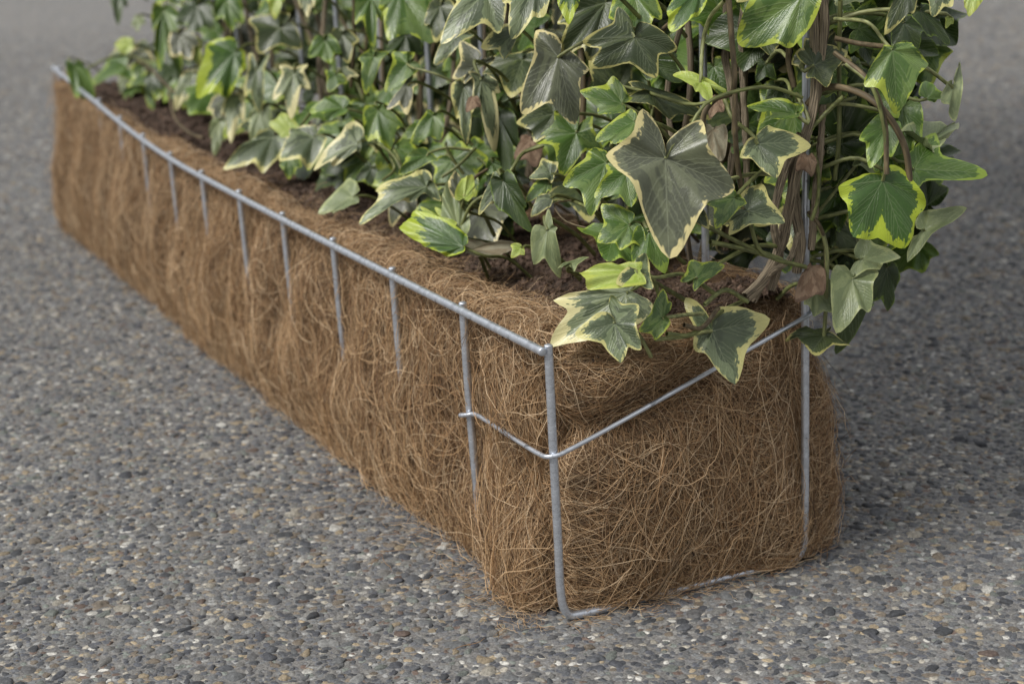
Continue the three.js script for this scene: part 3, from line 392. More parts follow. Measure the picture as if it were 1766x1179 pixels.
[2,'G',[-0.24,0.2493,-0.066],[0.547,-0.795,0.263],[0.725,0.607,0.325],[[0,39.2],[-15,20.9],[20,17.6]],{'s':0.9}],
[2,'G',[-0.2763,0.2774,-0.08],[0.167,-0.613,0.773],[0.725,0.607,0.325],[[0,27.4],[126,11.1],[-54,11.1]],{}],
[2,'V',[-0.1546,0.1701,-0.022],[-0.688,0.279,0.669],[0.685,0.554,0.473],[[0,43.1],[-19,40.4],[51,10.8],[-88,7.5],[19,21.6]],{'s':1.05,'curl':0.5}],
[2,'Y',[-0.1746,0.1776,-0.024],[-0.675,0.536,0.507],[0.725,0.607,0.325],[[0,25.1],[29,15.0],[-4,11.0]],{}],
[2,'Y',[-0.1808,0.1776,-0.026],[-0.687,0.67,0.283],[0.725,0.607,0.325],[[0,16.9],[20,8.8],[-18,9.2]],{}],
[2,'P',[-0.1721,0.1754,-0.028],[-0.533,0.843,-0.067],[0.687,0.478,0.548],[[0,34.2],[18,22.8],[-21,18.9]],{'s':1.05}],
[2,'H',[-0.1784,0.1958,-0.032],[-0.583,0.793,-0.18],[0.725,0.607,0.325],[[0,17.7],[29,11.8],[-15,9.6]],{'s':1.0}],
[2,'Y',[-0.1742,0.1939,-0.033],[-0.377,0.745,-0.55],[0.725,0.607,0.325],[[0,17.9],[23,14.2],[-29,9.4]],{'s':1.0}],
[2,'G',[-0.1354,0.2074,-0.04],[0.146,-0.596,0.789],[0.725,0.607,0.325],[[0,23.2],[143,8.9],[-116,10.6],[14,12.8]],{'s':0.95,'p':[[-0.1338,0.2083,-0.04],[-0.1367,0.2187,-0.05],[-0.1453,0.2224,-0.06],[-0.1404,0.2259,-0.07]]}],
[2,'K',[-0.1209,0.2124,-0.034],[0.693,-0.714,-0.094],[0.589,0.487,0.645],[[0,34.5],[-38,17.0],[15,19.2]],{'s':0.95}],
[2,'Y',[-0.0939,0.1795,-0.03],[0.077,-0.54,0.838],[0.725,0.607,0.325],[[0,8.2],[72,4.7],[-72,6.4]],{}],
[2,'G',[-0.2379,0.1905,-0.036],[-0.036,-0.256,0.966],[0.556,0.798,0.233],[[0,49.7],[19,15.5],[-34,33.1],[-110,16.8],[103,14.9]],{'s':0.85}],
[2,'P',[-0.3277,0.1714,-0.02],[-0.207,-0.298,0.932],[0.584,0.727,0.362],[[0,26.6],[-100,19.9],[22,16.0]],{'s':1.0}],
[2,'C',[-0.3548,0.2026,-0.036],[-0.209,-0.354,0.912],[0.652,0.645,0.399],[[0,36.9],[17,23.6],[-105,22.7],[75,7.5]],{'s':0.85}],
[2,'L',[-0.348,0.224,-0.05],[0.633,-0.773,0.03],[0.725,0.607,0.325],[[0,30.2],[-34,24.0],[42,21.3],[129,5.4]],{'s':0.9}],
[2,'L',[-0.2686,0.2289,-0.056],[0.145,-0.596,0.79],[0.725,0.607,0.325],[[0,24.3],[58,17.6],[-97,5.9]],{'s':0.85}],
[2,'L',[-0.258,0.2062,-0.046],[-0.032,-0.442,0.897],[0.725,0.607,0.325],[[0,23.8],[-32,13.9],[121,8.7]],{'s':0.9,'p':[[-0.2579,0.207,-0.046],[-0.2584,0.2094,-0.06],[-0.256,0.2068,-0.075]]}],
[2,'L',[-0.3062,0.2585,-0.056],[0.164,-0.611,0.774],[0.725,0.607,0.325],[[0,26.2],[-100,15.4],[-171,10.8]],{'s':0.75,'p':[[-0.2967,0.2571,-0.056],[-0.2822,0.2536,-0.065],[-0.2779,0.2482,-0.075]]}],
[2,'L',[-0.3543,0.2591,-0.052],[0.432,-0.769,0.472],[0.725,0.607,0.325],[[0,28.5],[-78,11.3],[125,11.3],[-153,8.4]],{'s':0.8}],
[2,'H',[-0.2986,0.2453,-0.052],[0.119,-0.575,0.81],[0.725,0.607,0.325],[[0,21.8],[42,21.2],[-160,11.0],[150,7.5]],{'s':0.75}],
[2,'L',[-0.3451,0.3013,-0.07],[0.435,-0.77,0.466],[0.725,0.607,0.325],[[0,38.5],[43,44.8],[-38,19.3]],{'s':0.85}],
[2,'L',[-0.404,0.2947,-0.072],[0.552,-0.795,0.252],[0.725,0.607,0.325],[[0,39.5],[-30,24.1],[20,20.3]],{'s':0.75}],
[2,'N',[-0.2326,0.2014,-0.08],[0.664,-0.741,-0.099],[0.725,0.607,0.325],[[0,13.3],[-52,9.2],[48,6.9]],{}],
[2,'K',[-0.5444,0.1798,-0.08],[0.661,-0.484,-0.573],[0.725,0.607,0.325],[[0,22.7],[-53,17.9],[45,13.9]],{}],
[2,'N',[-0.4337,0.213,-0.06],[0.584,-0.293,-0.757],[0.725,0.607,0.325],[[0,22.3],[-94,10.2],[49,9.5]],{}],
[2,'L',[-0.3532,0.2169,-0.055],[0.248,-0.67,0.699],[0.725,0.607,0.325],[[0,15.3],[-51,13.9],[90,9.2]],{}],
[2,'K',[-0.3516,0.272,-0.075],[0.46,-0.778,0.428],[0.725,0.607,0.325],[[0,22.7],[-36,19.0],[50,18.0]],{}],
[2,'D',[-0.3247,0.2919,-0.09],[0.471,-0.782,0.409],[0.725,0.607,0.325],[[0,26.7],[-33,17.4],[41,21.2]],{}],
[2,'N',[-0.3306,0.2117,-0.075],[-0.195,-0.272,0.943],[0.725,0.607,0.325],[[0,16.8],[51,13.7],[-71,8.9]],{}],
[2,'K',[-0.3815,0.1789,-0.055],[-0.027,-0.446,0.894],[0.725,0.607,0.325],[[0,14.9],[54,13.6],[143,8.1]],{}],
[3,'G',[-0.4263,0.1979,-0.03],[0.043,-0.354,0.934],[0.603,0.755,0.258],[[0,31.2],[50,26.4],[-64,19.8]],{'s':0.95}],
[3,'L',[-0.4907,0.1754,-0.031],[0.551,-0.795,0.254],[0.725,0.607,0.325],[[0,19.4],[-41,10.5],[50,13.6]],{'s':0.95}],
[3,'Y',[-0.5125,0.1898,-0.042],[-0.665,0.74,0.101],[0.725,0.607,0.325],[[0,20.3],[42,19.7],[107,9.0]],{'s':1.0}],
[3,'G',[-0.5409,0.1823,-0.036],[0.049,-0.358,0.932],[0.603,0.755,0.258],[[0,47.8],[44,34.8],[-29,17.9]],{'s':0.8}],
[3,'C',[-0.6714,0.1977,-0.046],[0.528,-0.793,0.304],[0.725,0.607,0.325],[[0,43.8],[27,22.9],[-138,13.4],[-28,20.1]],{'s':0.7}],
[3,'V',[-0.6751,0.2346,-0.052],[0.131,-0.585,0.801],[0.725,0.607,0.325],[[0,50.8],[-78,26.6],[31,40.2],[68,19.0]],{'s':1.0}],
[3,'C',[-0.8138,0.2027,-0.052],[0.312,-0.71,0.631],[0.725,0.607,0.325],[[0,39.9],[15,25.5],[-66,10.6]],{'s':1.0}],
[3,'G',[-0.6197,0.2244,-0.052],[0.573,-0.794,0.203],[0.725,0.607,0.325],[[0,37.5],[-166,21.8],[145,21.1],[-31,23.7]],{'s':0.75}],
[3,'C',[-0.5202,0.2323,-0.05],[0.521,-0.792,0.317],[0.725,0.607,0.325],[[0,38.4],[131,14.3],[48,19.0],[-34,28.0],[-120,13.8]],{'s':0.65}],
[3,'N',[-0.4157,0.2178,-0.05],[-0.438,0.043,0.898],[0.631,0.726,0.273],[[0,25.9],[-50,18.4],[41,16.6]],{'s':0.9}],
[3,'L',[-0.4333,0.2389,-0.052],[0.36,-0.737,0.572],[0.725,0.607,0.325],[[0,15.0],[82,10.4],[-103,9.0]],{'s':0.95}],
[3,'C',[-0.4399,0.2417,-0.06],[0.597,-0.319,-0.736],[0.725,0.607,0.325],[[0,13.6],[51,4.7],[-42,9.7]],{}],
[3,'Y',[-0.6044,0.2878,-0.07],[0.514,-0.791,0.331],[0.725,0.607,0.325],[[0,26.3],[37,10.5],[-43,12.3]],{'s':1.0}],
[3,'C',[-0.5632,0.2893,-0.08],[0.564,-0.795,0.224],[0.725,0.607,0.325],[[0,24.1],[-24,15.6],[22,15.3]],{}],
[3,'D',[-0.6669,0.2522,-0.09],[0.134,-0.587,0.798],[0.725,0.607,0.325],[[0,30.3],[-74,31.5],[83,29.5],[-168,17.7]],{'s':0.85}],
[3,'L',[-0.9333,0.2516,-0.062],[0.517,-0.792,0.324],[0.725,0.607,0.325],[[0,64.2],[18,66.7],[-20,25.7],[70,20.6]],{'s':0.7}],
[3,'Y',[-1.0817,0.2078,-0.062],[-0.438,0.043,0.898],[0.725,0.607,0.325],[[0,18.2],[57,16.7],[-43,13.4]],{'s':1.0}],
[3,'L',[-1.0339,0.1876,-0.06],[0.627,-0.777,0.051],[0.725,0.607,0.325],[[0,56.6],[-12,29.9],[21,28.4]],{'s':0.9}],
[3,'P',[-1.1315,0.1683,-0.062],[0.526,-0.793,0.306],[0.725,0.607,0.325],[[0,27.0],[-17,13.4],[30,14.8]],{'s':1.0}],
[3,'N',[-1.0953,0.1895,-0.004],[0.71,-0.684,-0.168],[0.684,0.726,-0.068],[[0,56.9],[-130,12.4],[-21,38.3],[56,13.3]],{'s':1.0}],
[3,'K',[-1.1436,0.2571,-0.07],[0.532,-0.794,0.294],[0.725,0.607,0.325],[[0,38.9],[-25,19.1],[29,19.8]],{}],
[3,'Y',[-0.8727,0.2269,-0.07],[0.654,-0.754,-0.052],[0.725,0.607,0.325],[[0,26.9],[-46,20.6],[42,13.9]],{}],
[3,'H',[-1.0607,0.1991,-0.065],[0.202,-0.639,0.742],[0.725,0.607,0.325],[[0,21.5],[72,26.5],[30,22.8]],{}],
[3,'K',[-0.8953,0.2566,-0.085],[0.482,-0.785,0.39],[0.725,0.607,0.325],[[0,32.0],[-41,28.2],[42,31.3]],{}],
[3,'N',[-0.7812,0.2692,-0.08],[0.616,-0.783,0.086],[0.725,0.607,0.325],[[0,30.7],[-40,20.2],[22,29.3]],{}],
[3,'L',[-0.8386,0.172,-0.055],[0.559,-0.795,0.236],[0.725,0.607,0.325],[[0,9.2],[-52,5.5],[86,8.1]],{}],
[3,'H',[-0.8748,0.233,-0.06],[0.665,-0.74,-0.102],[0.725,0.607,0.325],[[0,30.9],[-39,25.8],[40,21.8]],{}],
[3,'P',[-0.7164,0.1717,-0.045],[0.491,-0.787,0.373],[0.725,0.607,0.325],[[0,33.9],[-25,16.3],[25,18.0]],{}],
[3,'N',[-0.5006,0.2567,-0.07],[0.623,-0.779,0.064],[0.725,0.607,0.325],[[0,20.6],[-54,19.5],[39,16.7]],{}],
[3,'P',[-0.6097,0.1936,-0.05],[0.399,-0.755,0.52],[0.725,0.607,0.325],[[0,30.1],[30,22.0],[-40,13.8]],{}],
[3,'D',[-0.5029,0.2595,-0.085],[0.331,-0.721,0.608],[0.725,0.607,0.325],[[0,21.6],[34,25.6],[91,14.2]],{}],
[3,'P',[-1.086,0.2335,-0.075],[0.487,-0.786,0.38],[0.725,0.607,0.325],[[0,17.6],[-33,13.4],[49,9.7]],{}]];
const DEAD_TABLE = [
[9,'B',[-0.2185,0.215,-0.1],[0.243,-0.496,0.834],[0.614,0.744,0.264],[[0,17.5],[50,19.5],[119,11.7],[-83,7.2]],{'s':0.9}],
[9,'B',[-0.1923,0.2497,-0.05],[0.442,-0.6,0.666],[0.614,0.744,0.264],[[0,10.5],[67,7.4],[-68,2.4]],{'s':1.1,'curl':1.0}],
[9,'B',[0.0122,0.1724,-0.1482],[0.377,-0.569,0.731],[0.614,0.744,0.264],[[0,21.9],[52,15.3],[-31,5.7]],{'s':1.1,'curl':0.8}],
[9,'B',[0.014,0.2322,-0.1447],[0.695,-0.668,0.267],[0.614,0.744,0.264],[[0,11.3],[-50,10.6],[46,6.0]],{'s':1.0,'curl':0.8}],
[9,'T',[-0.1646,0.1646,-0.03],[-0.027,0.114,-0.993],[0.492,0.866,0.086],[[0,41.1],[-35,17.9],[7,17.6]],{'s':1.1,'curl':1.2}],
[9,'B',[-0.0429,0.2578,-0.125],[0.492,-0.622,0.609],[0.614,0.744,0.264],[[0,12.5],[45,9.0],[-33,6.3]],{'s':1.0,'curl':1.0}],
[9,'T',[-0.0461,0.2402,-0.125],[0.549,-0.642,0.536],[0.614,0.744,0.264],[[0,30.1],[28,18.5],[-28,13.0]],{'s':1.0,'curl':0.8}]];
const STEM_TABLE = [
[0,1,1.5,[[0.0082,0.3231,-0.1],[0.0115,0.2979,-0.1],[0.0138,0.2752,-0.1],[0.0111,0.2692,-0.1],[0.0044,0.266,-0.095],[0.0014,0.2589,-0.09],[0.0005,0.2455,-0.09]]],
[0,1,1.4,[[0.0143,0.2695,-0.1],[0.014,0.2521,-0.1],[0.0098,0.2273,-0.105],[0.0099,0.2026,-0.11]]],
[0,1,1.7,[[0.0048,0.2575,-0.15],[0.0115,0.2661,-0.1553],[0.0295,0.2666,-0.16],[0.0467,0.2593,-0.165],[0.0529,0.24,-0.175],[0.0529,0.2128,-0.18]]],
[0,1,1.5,[[0.0135,0.3175,-0.1411],[0.0115,0.3004,-0.138],[0.0025,0.282,-0.14],[0.0048,0.2673,-0.142]]],
[0,1,1.3,[[0.0205,0.2924,-0.1556],[0.0272,0.2895,-0.165],[0.0441,0.2887,-0.17]]],
[0,1,1.3,[[0.0205,0.2851,-0.1557],[0.0436,0.2724,-0.16],[0.0491,0.2552,-0.165],[0.0522,0.2264,-0.165]]],
[0,0,1.2,[[0.0191,0.3107,-0.16],[0.0118,0.2806,-0.165],[0.012,0.2356,-0.165],[0.0088,0.2168,-0.165]]],
[0,0,1.2,[[0.013,0.2455,-0.1453],[0.0165,0.2553,-0.1553],[0.0228,0.2629,-0.16]]],
[0,0,1.1,[[0.0125,0.2338,-0.1494],[0.0125,0.2189,-0.1524],[0.0125,0.2068,-0.1514],[0.0123,0.1979,-0.1479]]],
[0,1,1.0,[[0.0039,0.2006,-0.152],[0.0118,0.1957,-0.1527],[0.0127,0.1876,-0.1558],[0.0147,0.1692,-0.156]]],
[0,0,1.2,[[0.015,0.1806,-0.1272],[0.017,0.1908,-0.1053],[0.019,0.2013,-0.0867],[0.02,0.2093,-0.0725]]],
[0,0,1.3,[[0.014,0.1814,-0.125],[0.017,0.1904,-0.1018],[0.0195,0.1971,-0.0812]]],
[0,1,1.4,[[-0.0495,0.3044,-0.11],[-0.0676,0.2956,-0.11],[-0.095,0.2852,-0.115]]],
[0,0,1.2,[[0.023,0.1546,-0.0528],[0.021,0.1512,-0.0676],[0.013,0.1571,-0.09],[-0.0056,0.1561,-0.12]]],
[0,1,1.2,[[0.0225,0.1574,-0.0633],[0.021,0.1537,-0.0745],[0.019,0.1621,-0.0862]]],
[1,0,1.2,[[0.021,0.1656,-0.0764],[0.019,0.1707,-0.0898],[0.017,0.1618,-0.1051]]],
[1,0,1.0,[[-0.0849,0.1979,-0.07],[-0.1184,0.1966,-0.075],[-0.1499,0.1943,-0.08]]],
[1,1,0.5,[[-0.0669,0.191,-0.06],[-0.0877,0.1928,-0.055],[-0.1087,0.1985,-0.06],[-0.1088,0.1988,-0.07]]],
[1,0,1.0,[[-0.166,0.2064,-0.06],[-0.1699,0.2168,-0.07],[-0.1664,0.2213,-0.08]]],
[2,0,1.1,[[-0.2451,0.1939,-0.05],[-0.2416,0.2006,-0.06],[-0.247,0.2092,-0.075]]],
[2,0,1.1,[[-0.2468,0.2115,-0.055],[-0.2459,0.2018,-0.06],[-0.2446,0.194,-0.065]]],
[2,0,1.1,[[-0.3516,0.2044,-0.045],[-0.311,0.1981,-0.045],[-0.2931,0.1853,-0.045]]],
[2,0,1.0,[[-0.3477,0.1764,-0.05],[-0.325,0.1877,-0.05],[-0.3441,0.1963,-0.055],[-0.336,0.2067,-0.06]]],
[2,0,1.0,[[-0.2941,0.1794,-0.045],[-0.3139,0.1933,-0.05],[-0.3627,0.2033,-0.06]]],
[2,0,1.1,[[-0.2475,0.2237,-0.06],[-0.2416,0.2184,-0.065],[-0.2401,0.2125,-0.07]]],
[2,1,1.0,[[-0.1823,0.1761,-0.03],[-0.1876,0.1886,-0.035],[-0.1871,0.2015,-0.045],[-0.1984,0.2044,-0.06]]],
[2,0,1.0,[[-0.1738,0.1776,-0.03],[-0.1665,0.1921,-0.035],[-0.1591,0.199,-0.045],[-0.1561,0.2023,-0.055]]],
[3,1,1.3,[[-0.861,0.1819,-0.04],[-0.8288,0.1644,-0.035],[-0.7647,0.1581,-0.03],[-0.7188,0.1589,-0.03]]],
[3,1,1.4,[[-0.672,0.1667,-0.05],[-0.6303,0.174,-0.05],[-0.5988,0.1793,-0.055]]],
[3,0,1.2,[[-0.4882,0.2056,-0.05],[-0.5105,0.1941,-0.05],[-0.5341,0.1799,-0.05]]],
[3,0,1.2,[[-1.016,0.1938,0.0],[-1.0098,0.2029,-0.02],[-1.0368,0.2001,-0.05],[-0.9962,0.1946,-0.06]]],
[3,1,1.6,[[-1.0879,0.1933,-0.062],[-1.0093,0.1905,-0.06],[-0.9372,0.1836,-0.055],[-0.8782,0.179,-0.05]]],
[3,1,1.4,[[-0.5122,0.2881,-0.1],[-0.5198,0.2481,-0.1],[-0.5323,0.2156,-0.1]]],
[0,2,3.2,[[0.0068,0.1613,-0.11],[0.0023,0.1681,-0.125],[0.0021,0.1823,-0.135],[0.0038,0.2037,-0.14],[0.0091,0.2318,-0.142],[0.0124,0.2527,-0.1475],[0.012,0.2701,-0.1509],[0.0088,0.2903,-0.152],[0.0065,0.3221,-0.152]]],
[0,2,3.0,[[0.0036,0.1686,-0.145],[0.0044,0.1842,-0.147],[0.0004,0.2024,-0.146],[0.0028,0.2245,-0.145],[0.0091,0.2448,-0.147],[0.0118,0.267,-0.1521],[0.0116,0.2874,-0.155],[0.0122,0.3222,-0.155]]],
[0,2,2.4,[[0.0013,0.1608,-0.13],[0.0021,0.176,-0.135],[0.0041,0.1989,-0.13],[0.0057,0.223,-0.135],[0.0129,0.2446,-0.14]]],
[0,2,2.2,[[0.0067,0.1808,-0.152],[0.0092,0.2122,-0.153],[0.0111,0.2337,-0.154],[0.0106,0.2575,-0.156]]],
[0,2,2.6,[[-0.0873,0.1621,-0.158],[-0.0824,0.2068,-0.16],[-0.0771,0.2407,-0.16],[-0.0874,0.2722,-0.16],[-0.0843,0.3172,-0.16]]],
[0,2,2.0,[[-0.0582,0.2012,-0.155],[-0.0607,0.2432,-0.155],[-0.0643,0.2874,-0.155],[-0.0571,0.3189,-0.155]]],
[0,2,1.7,[[-0.0001,0.1557,-0.12],[0.0043,0.1712,-0.128],[0.01,0.1776,-0.135],[0.0122,0.1928,-0.14]]]];
// ---------------------------------------------------------------- ivy leaves
// style: blade colour, second tone, margin colour, margin width, share of second tone, rag of the margin
const STYLE = {
  G: [[.068, .092, .044], [.165, .205, .105], [.60, .56, .22], .15, .45, .2], H: [[.074, .082, .05], [.125, .138, .08], [.70, .61, .29], .13, .35, .17],
  C: [[.08, .105, .055], [.19, .225, .12], [.70, .64, .33], .24, .5, .26], D: [[.042, .06, .023], [.074, .096, .036], [.52, .48, .17], .06, .4, .1],
  L: [[.066, .132, .02], [.13, .205, .046], [.42, .50, .055], .18, .45, .22], V: [[.045, .105, .015], [.07, .145, .022], [.44, .54, .035], .26, .3, .24],
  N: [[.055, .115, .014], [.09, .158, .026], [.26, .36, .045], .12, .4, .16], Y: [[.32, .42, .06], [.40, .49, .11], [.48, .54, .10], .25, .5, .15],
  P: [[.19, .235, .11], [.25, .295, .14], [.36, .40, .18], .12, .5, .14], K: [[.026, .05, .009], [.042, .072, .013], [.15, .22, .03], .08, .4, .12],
  B: [[.20, .125, .078], [.28, .19, .125], [.14, .085, .055], .08, .5, .1], T: [[.33, .30, .21], [.28, .23, .15], [.39, .34, .24], .10, .5, .1],
};
const LW = 640, LH = 320;
function veinField(u, r) { // 0..1, main ribs on the lobes and side veins off them
  let v = 0; for (let k = 0; k < 5; k++) {
    const uk = 0.1 + 0.2 * k, x = (u - uk) * 5.4 * r; v = Math.max(v, 1 - Math.abs(x) / (0.019 * (1.15 - 0.8 * r)));
    for (let j = 1; j < 6; j++) { const r0 = 0.13 * j + 0.03 * noise(k * 3.1, j * 1.7); if (r > r0) for (const s of [-1, 1]) { const bend = (r - r0) * (0.5 - 0.12 * (r - r0)) + 0.008 * noise(r * 20, k * 7 + j); const d = Math.abs(x * s - bend); if (x * s < 0.55 * r) v = Math.max(v, 0.62 * (1 - d / 0.0125)); } }
  }
  return clamp(v, 0, 1);
}
const veinTex = new Float32Array(LW * LH); for (let j = 0; j < LH; j++) for (let i = 0; i < LW; i++) veinTex[j * LW + i] = veinField((i + 0.5) / LW, (j + 0.5) / LH);
function leafTexture(key, seed) {
  const [c1, c2, c3, mw, share, rag] = STYLE[key], vein = mixc(c2, [.42, .46, .30], key === 'B' ? 0.1 : key === 'Y' || key === 'P' ? 0.25 : 0.42);
  const t = dataTexture(LW, LH, (c, i, j) => {
    const u = (i + 0.5) / LW, r = (j + 0.5) / LH, a = u * 6.283, x = r * Math.cos(a), y = r * Math.sin(a);
    const big = fbm(x * 2.2 + seed * 5, y * 2.2, seed, 3), sect = noise(u * 22 + seed * 3, r * 2.2 + 1.2 * noise(u * 30, r * 6, seed), seed + 4), fine = fbm(x * 26, y * 26, seed + 2, 3), edge = noise(u * 8 + seed, 1.3, seed) * 0.95 + noise(u * 22, 2.1, seed) * 0.6;
    const ragged = rag * (noise(u * 60, r * 9, seed + 7) * 0.45 + noise(u * 150, r * 26, seed + 8) * 0.35), m = 1 - mw * clamp(0.62 + 1.35 * edge, 0.06, 2.3) + ragged;
    let k = mixc(c1, c2, sstep(sect * 0.6 + big + (share - 0.5) * 0.6, 0.02, 0.12));
    k = mixc(k, c2, 0.35 * sstep(r, m - 0.16, m - 0.1));
    const mm = sstep(r, m - 0.025, m + 0.025); k = mixc(k, mixc(c3, c2, 0.18 * (0.5 + fine)), mm);
    k = mixc(k, vein, veinTex[j * LW + i] * (mm > 0.5 ? 0.22 : 0.5));
    let g = 1 + 0.22 * fine + 0.12 * big; if (noise(x * 45 + seed, y * 45, 3) > 0.86) g *= 0.78; if (key === 'B' || key === 'T') g += 0.35 * fbm(x * 6, y * 6, seed + 5, 3);
    c[0] = toS(k[0] * g); c[1] = toS(k[1] * g); c[2] = toS(k[2] * g);
  }); t.wrapS = t.wrapT = THREE.ClampToEdgeWrapping; return t;
}
const leafBump = dataTexture(LW, LH, (c, i, j) => { const u = i / LW, r = j / LH, x = r * Math.cos(u * 6.283), y = r * Math.sin(u * 6.283); c[0] = c[1] = c[2] = 150 - 95 * veinTex[j * LW + i] + 30 * fbm(x * 14, y * 14, 3, 3) + 16 * noise(x * 70, y * 70, 4); }, false);
leafBump.wrapS = leafBump.wrapT = THREE.ClampToEdgeWrapping;
const leafMats = {};
function leafMat(key, variant) {
  const id = key + variant; if (!leafMats[id]) leafMats[id] = new THREE.MeshPhysicalMaterial({ map: leafTexture(key, variant * 3.7 + key.charCodeAt(0) * 0.31), bumpMap: leafBump, bumpScale: 0.0004, roughness: key === 'B' || key === 'T' ? 0.85 : 0.34, transmission: key === 'B' || key === 'T' ? 0.05 : key === 'Y' || key === 'V' || key === 'L' ? 0.2 : 0.08, thickness: 0, side: THREE.DoubleSide });
  return leafMats[id];
}
const RINGS = [0, 0.16, 0.36, 0.56, 0.74, 0.88, 0.96, 1];
// lobes: [degrees from the middle lobe, length in metres]; s = depth of the bays between them
function leafGeo(lobes, o, R) {
  const l = lobes.slice().sort((a, b) => a[0] - b[0]), n = l.length, mid = l.findIndex((q) => q[0] === 0), mean = l.reduce((a, q) => a + q[1], 0) / n, s = (o.s ?? 0.85) * 0.9, pt = (deg, r) => [r * Math.cos(deg * Math.PI / 180), r * Math.sin(deg * Math.PI / 180)];
  const keys = []; // [x, y, u, lobe tip?]
  const uOf = (i) => clamp(0.5 + 0.2 * (i - mid), 0.06, 0.94), notch = mean * 0.07;
  keys.push([...pt(-180, notch), 0]);
  const first = l[0], last = l[n - 1], lo = first[0] + 180, hi = 180 - last[0];
  if (lo > 40) keys.push([...pt(-180 + lo * 0.38, first[1] * (lo > 80 ? 0.42 : 0.4)), uOf(0) * 0.45]);
  for (let i = 0; i < n; i++) {
    keys.push([...pt(l[i][0], l[i][1]), uOf(i), 1]);
    if (i < n - 1) { const d = (l[i + 1][0] - l[i][0]) * Math.PI / 180, a = l[i][1], b = l[i + 1][1], ch = d < 2.6 ? 2 * a * b * Math.max(0.25, Math.cos(d / 2)) / (a + b) : 0.3 * Math.min(a, b), w = b / (a + b); keys.push([...pt(lerp(l[i][0], l[i + 1][0], lerp(0.5, 1 - w, 0.5)), Math.min(ch * s, 0.97 * Math.max(a, b))), (uOf(i) + uOf(i + 1)) / 2]); }
  }
  if (hi > 40) keys.push([...pt(180 - hi * 0.38, last[1] * (hi > 80 ? 0.42 : 0.4)), 1 - (1 - uOf(n - 1)) * 0.45]);
  keys.push([...pt(180, notch), 1]);
  let out = []; const per = 6;
  for (let i = 0; i < keys.length - 1; i++) {
    const a = keys[i], b = keys[i + 1], mx = (a[0] + b[0]) / 2, my = (a[1] + b[1]) / 2, cl = Math.hypot(b[0] - a[0], b[1] - a[1]), ml = Math.hypot(mx, my) || 1e-6, px = (b[1] - a[1]) / (cl || 1), py = -(b[0] - a[0]) / (cl || 1), sg = Math.sign(px * mx + py * my) || 1, bl = cl * ((i === 0 || i === keys.length - 2) ? 0.26 : 0.12), cx = mx + px * sg * bl, cy = my + py * sg * bl;
    for (let k = 0; k < per; k++) { const t = k / per, q = 1 - t; out.push([q * q * a[0] + 2 * q * t * cx + t * t * b[0], q * q * a[1] + 2 * q * t * cy + t * t * b[1], lerp(a[2], b[2], t), k === 0 && a[3] ? 1 : 0]); }
  }
  out.push([...keys[keys.length - 1].slice(0, 3), 0]);
  for (let it = 0; it < 2; it++) out = out.map((p, i) => (i === 0 || i === out.length - 1 ? p : [lerp(p[0], (out[i - 1][0] + out[i + 1][0]) / 2, p[3] ? 0.36 : 0.5), lerp(p[1], (out[i - 1][1] + out[i + 1][1]) / 2, p[3] ? 0.36 : 0.5), p[2], p[3]]));
  const m = out.length, pos = [], uv = [], idx = [], Lm = l[mid][1], curl = o.curl ?? (0.35 + 0.5 * R()), fold = 0.05 + 0.09 * R(), ph = R() * 6, sd = R() * 50, side = (R() - 0.5) * 0.35;
  for (let i = 0; i < m; i++) {
    const [x, y, u] = out[i], wob = 1 + 0.02 * noise(u * 40, sd); let f = 1; for (let k = 0; k < n; k++) f = Math.min(f, Math.abs(u - uOf(k)) / 0.1); f = Math.sin(f * 1.5708) ** 2 * 0.6 + 0.4 * f;
    for (const r of RINGS) {
      const px = x * r * wob, py = y * r * wob, rr = Math.hypot(px, py) / mean; let h = mean * (fold * r * f - curl * 0.17 * rr * rr * r + 0.05 * r * r * Math.sin(u * 27 + ph) + 0.03 * r * r * r * Math.sin(u * 61 + ph * 3) + 0.035 * r * noise(px / mean * 2.6 + sd, py / mean * 2.6)) + side * py * rr * 0.6;
      pos.push(px, py, h); uv.push(u, r);
    }
  }
  const K = RINGS.length; for (let i = 0; i < m - 1; i++) for (let j = 0; j < K - 1; j++) { const a = i * K + j, b = a + K; if (j) idx.push(a, b, a + 1); idx.push(b, b + 1, a + 1); }
  const g = new THREE.BufferGeometry(); g.setAttribute('position', new THREE.Float32BufferAttribute(pos, 3)); g.setAttribute('uv', new THREE.Float32BufferAttribute(uv, 2)); g.setIndex(idx); g.computeVertexNormals();
  const N = g.attributes.normal; for (let i = 0; i < m; i++) N.setXYZ(i * K, N.getX(i * K + 1), N.getY(i * K + 1), N.getZ(i * K + 1)); // one normal at the centre of each slice
  return g;
}
const petioleMat = new THREE.MeshStandardMaterial({ color: new THREE.Color(.26, .30, .11), roughness: 0.55 }), petiolePale = new THREE.MeshStandardMaterial({ color: new THREE.Color(.35, .39, .17), roughness: 0.55 }), vineMat = new THREE.MeshStandardMaterial({ color: new THREE.Color(.21, .165, .095), roughness: 0.65 });
{ const m = dataTexture(128, 128, (c, i, j) => { const n = 200 + 90 * fbm(i / 8, j / 20, 3, 3); c[0] = n; c[1] = n * 0.98; c[2] = n * 0.94; }); for (const q of [petioleMat, petiolePale, vineMat]) { q.map = m; } }
const barkMap = dataTexture(256, 512, (c, i, j) => { const a = Math.cos(j / 512 * 6.283) * 3, b = Math.sin(j / 512 * 6.283) * 3, n = fbm(a * 2.6, b * 2.6, i / 90, 4), r = Math.abs(noise(a * 5, b * 5, i / 160)), k = clamp(0.62 + 0.9 * n + 0.5 * (r - 0.3), 0.18, 1.4); c[0] = toS(.54 * k); c[1] = toS(.435 * k); c[2] = toS(.30 * k); });
